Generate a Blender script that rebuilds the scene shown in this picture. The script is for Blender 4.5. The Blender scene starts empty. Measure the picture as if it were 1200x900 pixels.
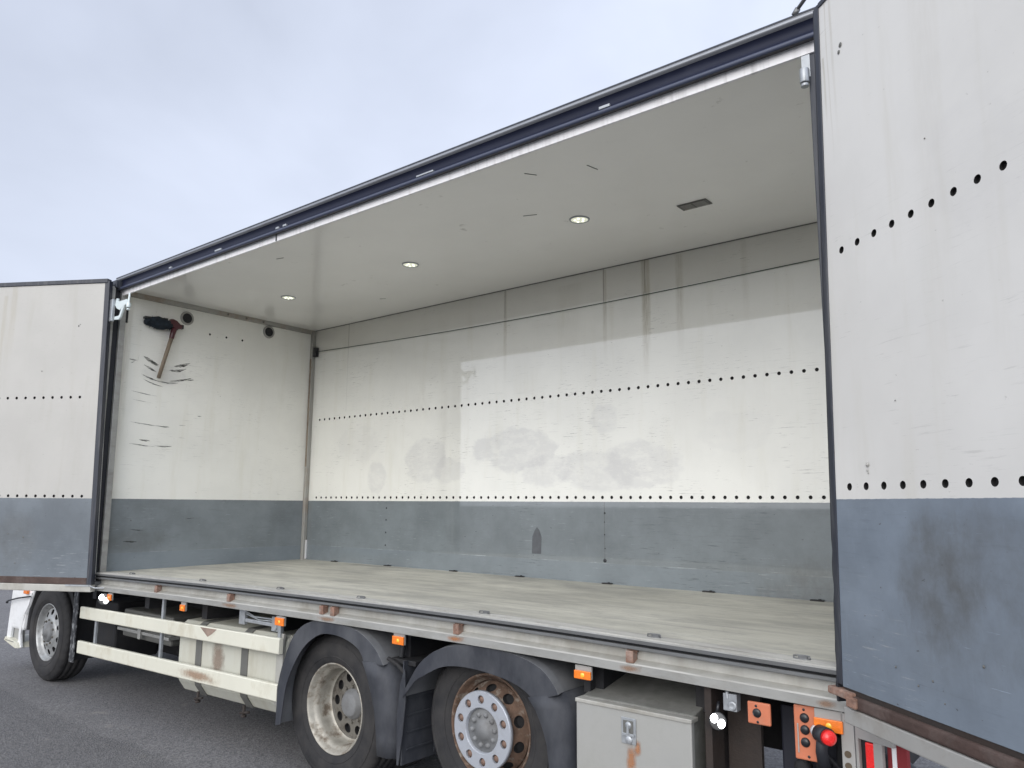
import bpy, math, random
from mathutils import Vector, Matrix
random.seed(7)
sc = bpy.context.scene
COL = sc.collection
R = math.radians

# ------------------------------------------------------------------ camera
cam_d = bpy.data.cameras.new('camera'); cam = bpy.data.objects.new('camera', cam_d); COL.objects.link(cam)
cam_d.sensor_fit = 'HORIZONTAL'; cam_d.sensor_width = 36.0; cam_d.lens = 36 * 901.57 / 1200
cam_d.clip_start = 0.05; cam_d.clip_end = 3000
_r = Vector((0.7775278, 0.6288079, 0.0071555)); _u = Vector((0.0919373, -0.1249232, 0.9878976)); _f = Vector((-0.6220917, 0.7674600, 0.1549421))
M = Matrix.Identity(4)
for i in range(3):
    M[i][0] = _r[i]; M[i][1] = _u[i]; M[i][2] = -_f[i]
M[0][3], M[1][3], M[2][3] = 8.11167, -3.48080, 1.89815
cam.matrix_world = M
sc.camera = cam

# ------------------------------------------------------------------ exposure, sky, sun
sc.view_settings.view_transform = 'Standard'
sc.view_settings.look = 'None'
sc.view_settings.gamma = 1.0
sc.view_settings.exposure = 0.33
try: sc.view_settings.use_curve_mapping = False
except Exception: pass
SUN_EL, SUN_AZ = R(27), R(168)     # azimuth clockwise from +y: behind the camera, a little to the right
world = bpy.data.worlds.new('World'); sc.world = world; world.use_nodes = True
nt = world.node_tree; nt.nodes.clear()
N = nt.nodes.new; L = nt.links.new
out = N('ShaderNodeOutputWorld'); bg = N('ShaderNodeBackground'); bg.inputs['Strength'].default_value = 0.1
sky = N('ShaderNodeTexSky'); sky.sky_type = 'NISHITA'; sky.sun_disc = False
sky.sun_elevation = SUN_EL; sky.sun_rotation = SUN_AZ; sky.air_density = 1.2; sky.dust_density = 2.5
tc = N('ShaderNodeTexCoord')
mp = N('ShaderNodeMapping'); mp.inputs['Scale'].default_value = (1.0, 1.0, 1.6); L(tc.outputs['Generated'], mp.inputs[0])
nz = N('ShaderNodeTexNoise'); nz.inputs['Scale'].default_value = 1.9; nz.inputs['Detail'].default_value = 5; nz.inputs['Roughness'].default_value = .5; nz.inputs['Distortion'].default_value = .35
L(mp.outputs[0], nz.inputs['Vector'])
cr = N('ShaderNodeValToRGB')
cr.color_ramp.elements[0].position = .36; cr.color_ramp.elements[0].color = (6.2, 6.75, 8.1, 1)
cr.color_ramp.elements[1].position = .66; cr.color_ramp.elements[1].color = (8.0, 8.65, 10.3, 1)
L(nz.outputs['Fac'], cr.inputs[0])
# cloud deck brighter towards the veiled sun
dt = N('ShaderNodeVectorMath'); dt.operation = 'DOT_PRODUCT'
dt.inputs[1].default_value = (math.sin(SUN_AZ) * math.cos(SUN_EL), math.cos(SUN_AZ) * math.cos(SUN_EL), math.sin(SUN_EL))
L(tc.outputs['Generated'], dt.inputs[0])
mr = N('ShaderNodeMapRange'); mr.inputs['From Min'].default_value = 0.25; mr.inputs['From Max'].default_value = 1.0
mr.inputs['To Min'].default_value = 1.0; mr.inputs['To Max'].default_value = 2.8
L(dt.outputs['Value'], mr.inputs['Value'])
# the deck thins out low over the far side of the yard and away from the upper left
dg = N('ShaderNodeVectorMath'); dg.operation = 'DOT_PRODUCT'; dg.inputs[1].default_value = (.62, .25, -.74); L(tc.outputs['Generated'], dg.inputs[0])
mg = N('ShaderNodeMapRange'); mg.inputs['From Min'].default_value = -.75; mg.inputs['From Max'].default_value = -.1; mg.inputs['To Min'].default_value = .80; mg.inputs['To Max'].default_value = 1.10
L(dg.outputs['Value'], mg.inputs['Value'])
mw = N('ShaderNodeMix'); mw.data_type = 'RGBA'; mw.blend_type = 'MULTIPLY'; mw.inputs[7].default_value = (1.0, .955, .86, 1)
mt_ = N('ShaderNodeMapRange'); mt_.inputs['From Min'].default_value = .2; mt_.inputs['From Max'].default_value = .8; L(dt.outputs['Value'], mt_.inputs['Value'])
L(mt_.outputs[0], mw.inputs[0]); L(cr.outputs[0], mw.inputs[6])
mm = N('ShaderNodeMath'); mm.operation = 'MULTIPLY'; L(mr.outputs[0], mm.inputs[0]); L(mg.outputs[0], mm.inputs[1])
ml = N('ShaderNodeVectorMath'); ml.operation = 'SCALE'; L(mw.outputs[2], ml.inputs[0]); L(mm.outputs[0], ml.inputs['Scale'])
mx = N('ShaderNodeMix'); mx.data_type = 'RGBA'; mx.inputs[0].default_value = .9
L(sky.outputs[0], mx.inputs[6]); L(ml.outputs[0], mx.inputs[7])
L(mx.outputs[2], bg.inputs[0]); L(bg.outputs[0], out.inputs[0])

sd = bpy.data.lights.new('sun', 'SUN'); sd.energy = .9; sd.angle = R(42); sd.color = (1.0, .95, .87)
so = bpy.data.objects.new('sun', sd); COL.objects.link(so)
sdir = Vector((math.sin(SUN_AZ) * math.cos(SUN_EL), math.cos(SUN_AZ) * math.cos(SUN_EL), math.sin(SUN_EL)))
so.rotation_euler = sdir.to_track_quat('Z', 'Y').to_euler(); so.location = (4, -10, 12)

# ------------------------------------------------------------------ roots and mesh helper
WORLD = {}
def root(name, loc, label, cat, group=None):
    o = bpy.data.objects.new(name, None); COL.objects.link(o); o.location = loc; o.empty_display_size = .3
    o['label'] = label; o['category'] = cat
    if group: o['group'] = group
    WORLD[o] = Vector(loc); return o
truck = root('truck', (2.6, 1.25, 0), 'white box truck with its side doors folded open, parked on grey asphalt', 'truck')

class MB:
    def __init__(s): s.v = []; s.f = []; s.m = []; s.sm = []
    def add(s, vs, fs, mat=0, smooth=False, mp=None):
        b = len(s.v)
        for p in vs: s.v.append(tuple(mp(*p)) if mp else tuple(p))
        for f in fs: s.f.append(tuple(b + i for i in f)); s.m.append(mat); s.sm.append(smooth)
    def box(s, a, b, mat=0, mp=None, n=(1, 1, 1)):
        """box from corner a to corner b (in mapped space), optionally cut into n pieces along each axis"""
        (x0, y0, z0), (x1, y1, z1) = a, b
        nx = n[0]
        for k in range(nx):
            xa = x0 + (x1 - x0) * k / nx; xb = x0 + (x1 - x0) * (k + 1) / nx
            vs = [(x, y, z) for x in (xa, xb) for y in (y0, y1) for z in (z0, z1)]
            fs = [(0, 1, 3, 2), (4, 6, 7, 5), (0, 4, 5, 1), (2, 3, 7, 6), (0, 2, 6, 4), (1, 5, 7, 3)]
            if nx > 1:
                fs = fs[2:] + ([fs[0]] if k == 0 else []) + ([fs[1]] if k == nx - 1 else [])
            s.add(vs, fs, mat, mp=mp)
        return s
    def tube(s, pts, r, n=10, mat=0, caps=True, mp=None):
        pts = [Vector(mp(*p) if mp else p) for p in pts]; rs = r if isinstance(r, (list, tuple)) else [r] * len(pts)
        vs = []; up = None
        for i, p in enumerate(pts):
            d = (pts[min(i + 1, len(pts) - 1)] - pts[max(i - 1, 0)]).normalized()
            if up is None: up = Vector((0, 0, 1)) if abs(d.z) < .9 else Vector((1, 0, 0))
            a = d.cross(up).normalized(); b = a.cross(d).normalized(); up = b
            for k in range(n):
                t = 2 * math.pi * k / n; vs.append(p + a * math.cos(t) * rs[i] + b * math.sin(t) * rs[i])
        fs = [(i * n + k, i * n + (k + 1) % n, (i + 1) * n + (k + 1) % n, (i + 1) * n + k) for i in range(len(pts) - 1) for k in range(n)]
        s.add(vs, fs, mat, True)
        if caps:
            s.add([vs[k] for k in range(n)][::-1], [tuple(range(n))], mat); s.add([vs[(len(pts) - 1) * n + k] for k in range(n)], [tuple(range(n))], mat)
        return s
    def lathe(s, c, prof, n=64, mat=0, axis='y', mod=None, smooth=True, cap=False):
        """prof: (t along axis, radius). axis y or z"""
        vs = []
        for j, (t, r) in enumerate(prof):
            for k in range(n):
                a = 2 * math.pi * k / n; rr = r + (mod(j, k) if mod else 0)
                if axis == 'y': vs.append((c[0] + rr * math.cos(a), c[1] + t, c[2] + rr * math.sin(a)))
                elif axis == 'x': vs.append((c[0] + t, c[1] + rr * math.cos(a), c[2] + rr * math.sin(a)))
                else: vs.append((c[0] + rr * math.cos(a), c[1] + rr * math.sin(a), c[2] + t))
        fs = [(j * n + k, j * n + (k + 1) % n, (j + 1) * n + (k + 1) % n, (j + 1) * n + k) for j in range(len(prof) - 1) for k in range(n)]
        s.add(vs, fs, mat, smooth)
        if cap: s.add([vs[k] for k in range(n)], [tuple(range(n))], mat); s.add([vs[(len(prof) - 1) * n + k] for k in range(n)], [tuple(range(n))], mat)
        return s
    def prism(s, poly, w0, w1, mp, mat=0):
        """poly in (u, v), thick along w; mp(u, v, w)"""
        n = len(poly)
        vs = [(u, v, w0) for u, v in poly] + [(u, v, w1) for u, v in poly]
        fs = [tuple(range(n))[::-1], tuple(range(n, 2 * n))] + [(i, (i + 1) % n, n + (i + 1) % n, n + i) for i in range(n)]
        s.add(vs, fs, mat, mp=mp); return s
    def extrude_x(s, prof, xs, zf=None, mat=0, smooth=False, mats=None, closed=False):
        """profile (y, z) swept along x; zf(x) adds the bend of the frame"""
        n = len(prof); zf = zf or (lambda x: 0)
        for i in range(n if closed else n - 1):
            (y0, z0), (y1, z1) = prof[i], prof[(i + 1) % n]
            vs = []
            for x in xs: vs += [(x, y0, z0 + zf(x)), (x, y1, z1 + zf(x))]
            fs = [(2 * k, 2 * k + 2, 2 * k + 3, 2 * k + 1) for k in range(len(xs) - 1)]
            s.add(vs, fs, mats[i] if mats else mat, smooth)
        if closed:
            for x in (xs[0], xs[-1]): s.add([(x, y, z + zf(x)) for y, z in prof], [tuple(range(n))], mat)
        return s
    def build(s, name, mats, parent, bevel=0, merge=True, label=None, seg=2, recalc=True):
        import bmesh
        me = bpy.data.meshes.new(name)
        xs = [v[0] for v in s.v]; ys = [v[1] for v in s.v]; zs = [v[2] for v in s.v]
        c = Vector(((min(xs) + max(xs)) / 2, (min(ys) + max(ys)) / 2, (min(zs) + max(zs)) / 2))
        me.from_pydata([(x - c.x, y - c.y, z - c.z) for x, y, z in s.v], [], s.f)
        if not isinstance(mats, (list, tuple)): mats = [mats]
        for m in mats: me.materials.append(m)
        for p, mi, sm in zip(me.polygons, s.m, s.sm): p.material_index = mi; p.use_smooth = sm
        bm = bmesh.new(); bm.from_mesh(me)
        if merge: bmesh.ops.remove_doubles(bm, verts=bm.verts, dist=.00005)
        if recalc: bmesh.ops.recalc_face_normals(bm, faces=bm.faces)
        bm.to_mesh(me); bm.free(); me.update()
        o = bpy.data.objects.new(name, me); COL.objects.link(o)
        if parent is not None: o.parent = parent; o.location = c - WORLD[parent]
        else: o.location = c
        WORLD[o] = c
        if bevel:
            b = o.modifiers.new('bevel', 'BEVEL'); b.width = bevel; b.segments = seg; b.limit_method = 'ANGLE'; b.angle_limit = R(40)
            b.harden_normals = False
        if label: o['label'] = label
        return o

def holed_strip(mb, us, du, v0, v1, vc, ru, rv, depth, mp, n=14, mat=0, mat_in=1, back=True, u_start=None, u_end=None):
    """a strip between v0 and v1 pierced by an elliptical hole at every u of us; mp(u, v, w), w = depth into the sheet"""
    for uc in us:
        a, b = uc - du / 2, uc + du / 2
        ring = []; sq = []
        for k in range(n):
            t = 2 * math.pi * k / n; c, s_ = math.cos(t), math.sin(t)
            ring.append((uc + ru * c, vc + rv * s_))
            q = max(abs(c), abs(s_)); px, py = c / q, s_ / q
            sq.append((uc + px * du / 2, vc + (py * (v1 - vc) if py > 0 else py * (vc - v0))))
        # corners need care: add the 4 true corners by using n multiple of 8
        vs = [(u, v, 0) for u, v in sq] + [(u, v, 0) for u, v in ring] + [(u, v, depth) for u, v in ring]
        fs = [(k, (k + 1) % n, n + (k + 1) % n, n + k) for k in range(n)]
        mb.add(vs, fs, mat, mp=mp)
        mb.add(vs, [(n + k, n + (k + 1) % n, 2 * n + (k + 1) % n, 2 * n + k) for k in range(n)], mat_in if back else mat, mp=mp)
        if back: mb.add([(u, v, depth) for u, v in ring], [tuple(range(n))], mat_in, mp=mp)
    a = min(us) - du / 2; b = max(us) + du / 2
    if u_start is not None and a > u_start + 1e-4: mb.add([(u_start, v0, 0), (a, v0, 0), (a, v1, 0), (u_start, v1, 0)], [(0, 1, 2, 3)], mat, mp=mp)
    if u_end is not None and b < u_end - 1e-4: mb.add([(b, v0, 0), (u_end, v0, 0), (u_end, v1, 0), (b, v1, 0)], [(0, 1, 2, 3)], mat, mp=mp)

# ------------------------------------------------------------------ materials
def mat(name, col, rough=.5, metal=0, bump=0, bscale=60, var=0, vscale=3, spec=.5, coat=0, coat_r=.1, stretch=None, dirt=None, dirt_amt=0, dirt_scale=4, dirt_lo=.5, dirt_hi=.7, emis=None, trans=0):
    m = bpy.data.materials.new(name); m.use_nodes = True; t = m.node_tree; b = t.nodes['Principled BSDF']
    b.inputs['Base Color'].default_value = (*col, 1); b.inputs['Roughness'].default_value = rough; b.inputs['Metallic'].default_value = metal
    b.inputs['Specular IOR Level'].default_value = spec; b.inputs['Coat Weight'].default_value = coat; b.inputs['Coat Roughness'].default_value = coat_r
    b.inputs['Transmission Weight'].default_value = trans
    c = t.nodes.new('ShaderNodeTexCoord'); c.object = truck
    vec = c.outputs['Object']
    if stretch:
        mpn = t.nodes.new('ShaderNodeMapping'); mpn.inputs['Scale'].default_value = stretch; t.links.new(vec, mpn.inputs[0]); vec = mpn.outputs[0]
    colr = None
    if var:
        n = t.nodes.new('ShaderNodeTexNoise'); n.inputs['Scale'].default_value = vscale; n.inputs['Detail'].default_value = 6; n.inputs['Roughness'].default_value = .6
        t.links.new(vec, n.inputs['Vector'])
        r = t.nodes.new('ShaderNodeMapRange'); r.inputs['From Min'].default_value = .3; r.inputs['From Max'].default_value = .7; r.inputs['To Min'].default_value = 1 - var; r.inputs['To Max'].default_value = 1 + var
        t.links.new(n.outputs['Fac'], r.inputs['Value'])
        h = t.nodes.new('ShaderNodeVectorMath'); h.operation = 'SCALE'; h.inputs[0].default_value = col; t.links.new(r.outputs[0], h.inputs['Scale'])
        colr = h.outputs[0]
    if dirt:
        n = t.nodes.new('ShaderNodeTexNoise'); n.inputs['Scale'].default_value = dirt_scale; n.inputs['Detail'].default_value = 8; n.inputs['Roughness'].default_value = .65
        t.links.new(vec, n.inputs['Vector'])
        r = t.nodes.new('ShaderNodeMapRange'); r.inputs['From Min'].default_value = dirt_lo; r.inputs['From Max'].default_value = dirt_hi; r.inputs['To Max'].default_value = dirt_amt
        t.links.new(n.outputs['Fac'], r.inputs['Value'])
        x = t.nodes.new('ShaderNodeMix'); x.data_type = 'RGBA'; t.links.new(r.outputs[0], x.inputs[0])
        if colr: t.links.new(colr, x.inputs[6])
        else: x.inputs[6].default_value = (*col, 1)
        x.inputs[7].default_value = (*dirt, 1); colr = x.outputs[2]
        rr = t.nodes.new('ShaderNodeMapRange'); rr.inputs['To Min'].default_value = rough; rr.inputs['To Max'].default_value = min(1, rough + .35)
        t.links.new(r.outputs[0], rr.inputs['Value']); t.links.new(rr.outputs[0], b.inputs['Roughness'])
    if colr: t.links.new(colr, b.inputs['Base Color'])
    if bump:
        n = t.nodes.new('ShaderNodeTexNoise'); n.inputs['Scale'].default_value = bscale; n.inputs['Detail'].default_value = 5
        t.links.new(vec, n.inputs['Vector'])
        bp = t.nodes.new('ShaderNodeBump'); bp.inputs['Strength'].default_value = bump; bp.inputs['Distance'].default_value = .01
        t.links.new(n.outputs['Fac'], bp.inputs['Height']); t.links.new(bp.outputs[0], b.inputs['Normal'])
    if emis:
        b.inputs['Emission Color'].default_value = (*emis[0], 1); b.inputs['Emission Strength'].default_value = emis[1]
    return m

def panel_mat(name, white, grey, horiz, zband=1.929, streaks=(), blots=(), coat=.35, coat_r=.07, seams=(), scratch=.5, marks=1.0, top=None, wave=.06, coat_ior=1.5, hline=None, grey_stain=None, grey_rough=.35):
    """lining panel: cream above the band, grey-blue below. horiz = direction (x, y) running along the panel, coordinates from the truck's frame.
    streaks (pos, half width, strength, z_low, z_high), blots (pos, z, ru, rz, strength)"""
    m = bpy.data.materials.new(name); m.use_nodes = True; t = m.node_tree; b = t.nodes['Principled BSDF']
    Nn = t.nodes.new; K = t.links.new
    c = Nn('ShaderNodeTexCoord'); c.object = truck
    off = Nn('ShaderNodeVectorMath'); off.operation = 'ADD'; off.inputs[1].default_value = (2.6, 1.25, 0); K(c.outputs['Object'], off.inputs[0])
    d = Nn('ShaderNodeVectorMath'); d.operation = 'DOT_PRODUCT'; d.inputs[1].default_value = (horiz[0], horiz[1], 0); K(off.outputs[0], d.inputs[0])
    sp = Nn('ShaderNodeSeparateXYZ'); K(off.outputs[0], sp.inputs[0])
    U, Z = d.outputs['Value'], sp.outputs['Z']
    def mth(op, a, b_=None, clamp=False):
        n = Nn('ShaderNodeMath'); n.operation = op; n.use_clamp = clamp
        for i, q in enumerate((a, b_)):
            if q is None: continue
            if isinstance(q, (int, float)): n.inputs[i].default_value = q
            else: K(q, n.inputs[i])
        return n.outputs[0]
    cb = Nn('ShaderNodeCombineXYZ'); K(U, cb.inputs[0]); K(Z, cb.inputs[1]); UV = cb.outputs[0]
    def noise(scale, sx=1, sy=1, det=6, rough=.6, seed=0):
        mpn = Nn('ShaderNodeMapping'); mpn.inputs['Scale'].default_value = (sx, sy, 1); mpn.inputs['Location'].default_value = (seed * 3.7, seed * 1.3, seed); K(UV, mpn.inputs[0])
        n = Nn('ShaderNodeTexNoise'); n.inputs['Scale'].default_value = scale; n.inputs['Detail'].default_value = det; n.inputs['Roughness'].default_value = rough; K(mpn.outputs[0], n.inputs['Vector']); return n.outputs['Fac']
    def ramp(x, lo, hi, a=0, b_=1):
        n = Nn('ShaderNodeMapRange'); n.inputs['From Min'].default_value = lo; n.inputs['From Max'].default_value = hi; n.inputs['To Min'].default_value = a; n.inputs['To Max'].default_value = b_
        n.interpolation_type = 'SMOOTHSTEP'; K(x, n.inputs['Value']); return n.outputs[0]
    def mix(f, a, b_):
        n = Nn('ShaderNodeMix'); n.data_type = 'RGBA'
        for i, q in ((0, f), (6, a), (7, b_)):
            if isinstance(q, (int, float)): n.inputs[i].default_value = q
            elif isinstance(q, tuple): n.inputs[i].default_value = (*q, 1)
            else: K(q, n.inputs[i])
        return n.outputs[2]
    w = mix(ramp(noise(1.1, 1, 1, 5, .6, 1), .35, .65), tuple(k * .955 for k in white), tuple(min(1, k * 1.03) for k in white))
    w = mix(ramp(noise(2.4, 3.2, .35, 6, .6, 2), .5, .8, 0, .35), w, (white[0] * .82, white[1] * .80, white[2] * .72))    # vertical grime
    if top: w = mix(ramp(Z, top - .012, top + .012, 0, .55), w, (white[0] * .66, white[1] * .64, white[2] * .60))      # grimy strip over the joint
    # rubbed, broken horizontal scratches and knocks, clustered at load height
    clus = mth('MULTIPLY', ramp(noise(1.7, 1, 1.5, 4, .6, 9), .48, .62), ramp(Z, 2.7, 3.3, 1, .25))
    w = mix(mth('MULTIPLY', ramp(noise(5, 1, 16, 8, .7, 3), .575, .66, 0, .8 * marks), clus), w, (.30, .295, .28))
    w = mix(mth('MULTIPLY', ramp(noise(13, .7, 12, 5, .7, 31), .60, .66, 0, .85 * marks), ramp(noise(2.1, 1, 1, 3, .5, 32), .52, .64)), w, (.16, .155, .14))
    w = mix(mth('MULTIPLY', ramp(noise(8, .4, 18, 4, .6, 33), .63, .68, 0, .7 * marks), ramp(noise(1.1, 1, 1, 3, .5, 34), .5, .6)), w, (.42, .44, .40))
    w = mix(ramp(noise(23, 1, 1.6, 3, .6, 5), .70, .75, 0, .75 * scratch), w, (.16, .15, .13))   # specks
    for (u0, hw, st, zl, zh) in streaks:
        f = mth('ABSOLUTE', mth('SUBTRACT', mth('ADD', U, mth('MULTIPLY', noise(2.2, 1, 1, 3, .5, 6), .02)), u0 + .01))
        f = ramp(f, hw * .25, hw, 1, 0)
        g = mth('MULTIPLY', ramp(Z, zl, zl + (zh - zl) * .75), ramp(Z, zh, zh + .01, 1, 0))
        g = mth('MULTIPLY', g, ramp(noise(14, 6, .5, 5, .6, 4), .3, .62, .45, 1))
        w = mix(mth('MULTIPLY', mth('MULTIPLY', f, g), st), w, (.30, .26, .17))
    for (u0, z0, ru, rz, st) in blots:
        a = mth('POWER', mth('DIVIDE', mth('SUBTRACT', U, u0), ru), 2.0); e = mth('POWER', mth('DIVIDE', mth('SUBTRACT', Z, z0), rz), 2.0)
        r = mth('ADD', mth('ADD', a, e), mth('MULTIPLY', mth('SUBTRACT', noise(3.0, 1, 1.3, 6, .62, 7), .5), 3.4))
        ring = mth('MULTIPLY', mth('MULTIPLY', ramp(r, .35, 1.0), ramp(r, 1.0, 1.5, 1, 0)), ramp(noise(1.9, 1, 1, 2, .5, 51), .4, .6))
        core = mth('MULTIPLY', ramp(r, .7, 1.4, 1, 0), ramp(noise(5, 1, 2, 7, .75, 30), .36, .64, .4, 1.2))
        w = mix(mth('MULTIPLY', mth('ADD', mth('MULTIPLY', ring, .35), core, True), st), w, (.46, .455, .46))
    g = mix(ramp(noise(1.6, 1, 1, 6, .65, 8), .3, .7), tuple(k * .82 for k in grey), tuple(k * 1.15 for k in grey))
    g = mix(ramp(noise(5, .7, 5, 7, .7, 10), .55, .75, 0, .35), g, tuple(k * .62 for k in grey))
    g = mix(ramp(noise(8, 6, .4, 6, .7, 12), .58, .78, 0, .3), g, tuple(min(1, k * 1.5) for k in grey))
    g = mix(ramp(noise(16, .5, 7, 4, .6, 11), .68, .75, 0, .6), g, tuple(min(1, k * 2.3) for k in grey))
    g = mix(ramp(noise(19, 1, 2, 3, .6, 15), .69, .74, 0, .75), g, (.05, .045, .04))
    if hline:
        dz = mth('ABSOLUTE', mth('SUBTRACT', Z, hline))
        g = mix(mth('MULTIPLY', ramp(dz, .001, .005, 1, 0), ramp(noise(3, 1, 0.2, 4, .6, 14), .48, .66, .05, .75)), g, (.4, .42, .43))
        g = mix(mth('MULTIPLY', ramp(mth('SUBTRACT', hline, Z), 0, .002), .22), g, (grey[0] * 1.1, grey[1] * 1.22, grey[2] * 1.4))
    g = mix(mth('MULTIPLY', ramp(noise(5, 1, 13, 8, .7, 41), .55, .66, 0, .8 * marks), ramp(noise(1.6, 1, 1, 3, .5, 42), .47, .62)), g, tuple(k * .42 for k in grey))
    g = mix(mth('MULTIPLY', ramp(noise(8, .7, 11, 5, .7, 43), .60, .67, 0, .6), ramp(noise(1.2, 1, 1, 3, .5, 44), .45, .6)), g, (.34, .36, .37))
    if grey_stain:
        for (u0, z0, ru, rz, st) in grey_stain:
            a = mth('POWER', mth('DIVIDE', mth('SUBTRACT', U, u0), ru), 2.0); e = mth('POWER', mth('DIVIDE', mth('SUBTRACT', Z, z0), rz), 2.0)
            r = mth('ADD', mth('ADD', a, e), mth('MULTIPLY', mth('SUBTRACT', noise(5, 1.6, .7, 8, .75, 17), .5), 3.4))
            g = mix(mth('MULTIPLY', ramp(r, .0, 1.9, st, 0), ramp(noise(11, 1, .8, 6, .7, 18), .3, .7, .45, 1)), g, (.075, .07, .058))
    zz = mth('ADD', Z, mth('MULTIPLY', mth('SUBTRACT', noise(40, 1, 1, 3, .5, 13), .5), .004))
    isw = ramp(zz, zband - .001, zband + .001)
    colr = mix(isw, g, w)
    for (u0, zl, zh, st) in seams:
        f = mth('ABSOLUTE', mth('SUBTRACT', U, u0))
        q = mth('MULTIPLY', mth('MULTIPLY', ramp(f, .0015, .0035, 1, 0), ramp(Z, zl, zl + .004)), ramp(Z, zh - .004, zh, 1, 0))
        colr = mix(mth('MULTIPLY', q, st), colr, (.1, .1, .09))
    K(colr, b.inputs['Base Color'])
    K(ramp(isw, 0, 1, grey_rough, .42), b.inputs['Roughness'])
    b.inputs['Specular IOR Level'].default_value = .35
    b.inputs['Coat Weight'].default_value = coat; 
    K(ramp(noise(1.3, 1, 1, 4, .6, 20), .3, .7, coat_r * .7, coat_r * 1.8), b.inputs['Coat Roughness'])
    b.inputs['Coat IOR'].default_value = coat_ior
    bp = Nn('ShaderNodeBump'); bp.inputs['Strength'].default_value = wave; bp.inputs['Distance'].default_value = .02
    K(noise(3.2, 1, 1.4, 3, .5, 21), bp.inputs['Height']); K(bp.outputs[0], b.inputs['Normal']); 
    return m

WHITE = (.76, .757, .705); GREY = (.165, .188, .198)
m_back = panel_mat('back_lining', WHITE, GREY, (1, 0), hline=1.392, top=3.782, wave=.03,
    streaks=[(4.82, .045, .65, 2.85, 4.09), (4.86, .02, .5, 3.1, 4.09), (4.40, .03, .45, 3.1, 4.07), (3.20, .03, .38, 3.0, 4.07), (5.16, .05, .35, 3.0, 4.07), (4.0, .2, .12, 3.2, 4.0), (.70, .012, .25, 3.4, 4.09), (5.75, .04, .15, 3.2, 4.07)],
    blots=[(2.10, 2.37, .28, .22, .34), (2.45, 2.27, .2, .13, .25), (3.30, 2.44, .46, .20, .40), (3.75, 2.22, .30, .13, .34), (4.25, 2.20, .42, .17, .34), (4.78, 2.26, .36, .19, .36), (1.31, 2.20, .15, .16, .28), (4.38, 2.66, .15, .13, .28), (.95, 2.6, .3, .2, .14), (5.6, 2.5, .3, .15, .10)],
    seams=[(.703, 3.81, 4.09, .7), (3.196, 3.79, 4.09, .9), (4.388, 3.77, 4.09, .9), (4.823, 3.78, 4.09, .8), (4.37, 1.40, 1.93, .9), (.703, 3.0, 3.81, .25)],
    grey_stain=[(6.2, 1.3, .4, .2, .5), (.5, 1.3, .6, .12, .2)], coat=1.0, coat_r=.022, coat_ior=1.75)
m_front = panel_mat('front_lining', (.85, .845, .79), (.20, .225, .24), (0, 1), hline=1.385, coat=.3, coat_r=.12,
    streaks=[(.12, .05, .2, 1.9, 4.0)], blots=[(.55, 3.27, .22, .10, .22)], marks=.6, grey_stain=[(.4, 1.5, .3, .1, .3)])
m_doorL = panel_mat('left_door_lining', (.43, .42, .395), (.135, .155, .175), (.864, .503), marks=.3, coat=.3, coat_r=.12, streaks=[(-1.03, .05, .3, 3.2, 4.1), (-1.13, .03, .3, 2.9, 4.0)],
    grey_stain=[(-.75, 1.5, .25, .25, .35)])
m_doorR = panel_mat('right_door_lining', (.645, .635, .61), (.18, .215, .26), (.7695, -.6386), coat=.35, coat_r=.1,
    streaks=[(5.735, .010, .5, 3.45, 3.80), (5.765, .006, .35, 3.2, 4.1), (5.80, .012, .3, 3.3, 4.2), (6.3, .1, .08, 2.0, 4.2)], blots=[(6.5, 3.0, .2, .2, .10)], marks=.35,
    grey_stain=[(6.17, 1.66, .17, .20, .50), (6.40, 1.74, .25, .14, .36), (6.3, 1.52, .28, .14, .25), (6.10, 1.4, .3, .12, .18), (6.75, 1.5, .2, .2, .3)], grey_rough=.3)
m_plain = panel_mat('outer_skin', (.80, .80, .79), (.8, .8, .79), (1, 0), zband=.2, coat=.3, scratch=.1)
m_hole = mat('hole_dark', (.012, .012, .013), .8)
m_ceil = mat('ceiling_lining', (.86, .85, .815), .38, var=.035, vscale=1.2, coat=.8, coat_r=.09, dirt=(.25, .24, .2), dirt_amt=.45, dirt_scale=7, dirt_lo=.655, dirt_hi=.73)
m_alu = mat('aluminium', (.34, .34, .325), .5, .35, bump=.05, bscale=40, var=.12, vscale=4, dirt=(.20, .19, .165), dirt_amt=.6, dirt_scale=5, dirt_lo=.45, dirt_hi=.75, stretch=(1, 1, 2.5))
m_alul = mat('aluminium_rail_light', (.43, .425, .395), .5, .3, bump=.05, bscale=50, var=.12, vscale=5, dirt=(.24, .22, .18), dirt_amt=.7, dirt_scale=3.5, dirt_lo=.45, dirt_hi=.72, stretch=(1, 1, .6))
m_sillg = mat('sill_groove', (.13, .125, .115), .6, .1, bump=.1, bscale=60, var=.2, vscale=6, dirt=(.12, .115, .10), dirt_amt=.8, dirt_scale=4, dirt_lo=.42, dirt_hi=.66, stretch=(.5, 6, 1))
m_silll = mat('sill_ridge', (.42, .415, .39), .6, .1, bump=.05, var=.15, vscale=5, dirt=(.22, .21, .19), dirt_amt=.7, dirt_scale=4, dirt_lo=.46, dirt_hi=.68, stretch=(.6, 6, 1))
m_alud = mat('aluminium_dark', (.19, .195, .20), .45, .5, bump=.05, var=.1, dirt=(.1, .1, .09), dirt_amt=.5, dirt_lo=.45, dirt_hi=.75)
m_navy = mat('navy_paint', (.009, .012, .030), .5, .0, spec=.25, var=.1, dirt=(.06, .065, .09), dirt_amt=.3, dirt_scale=6, dirt_lo=.55, dirt_hi=.8, stretch=(.4, 1, 1))
m_ridge = mat('navy_ridge', (.05, .06, .10), .4, .1, coat=.2, coat_r=.2)
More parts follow.
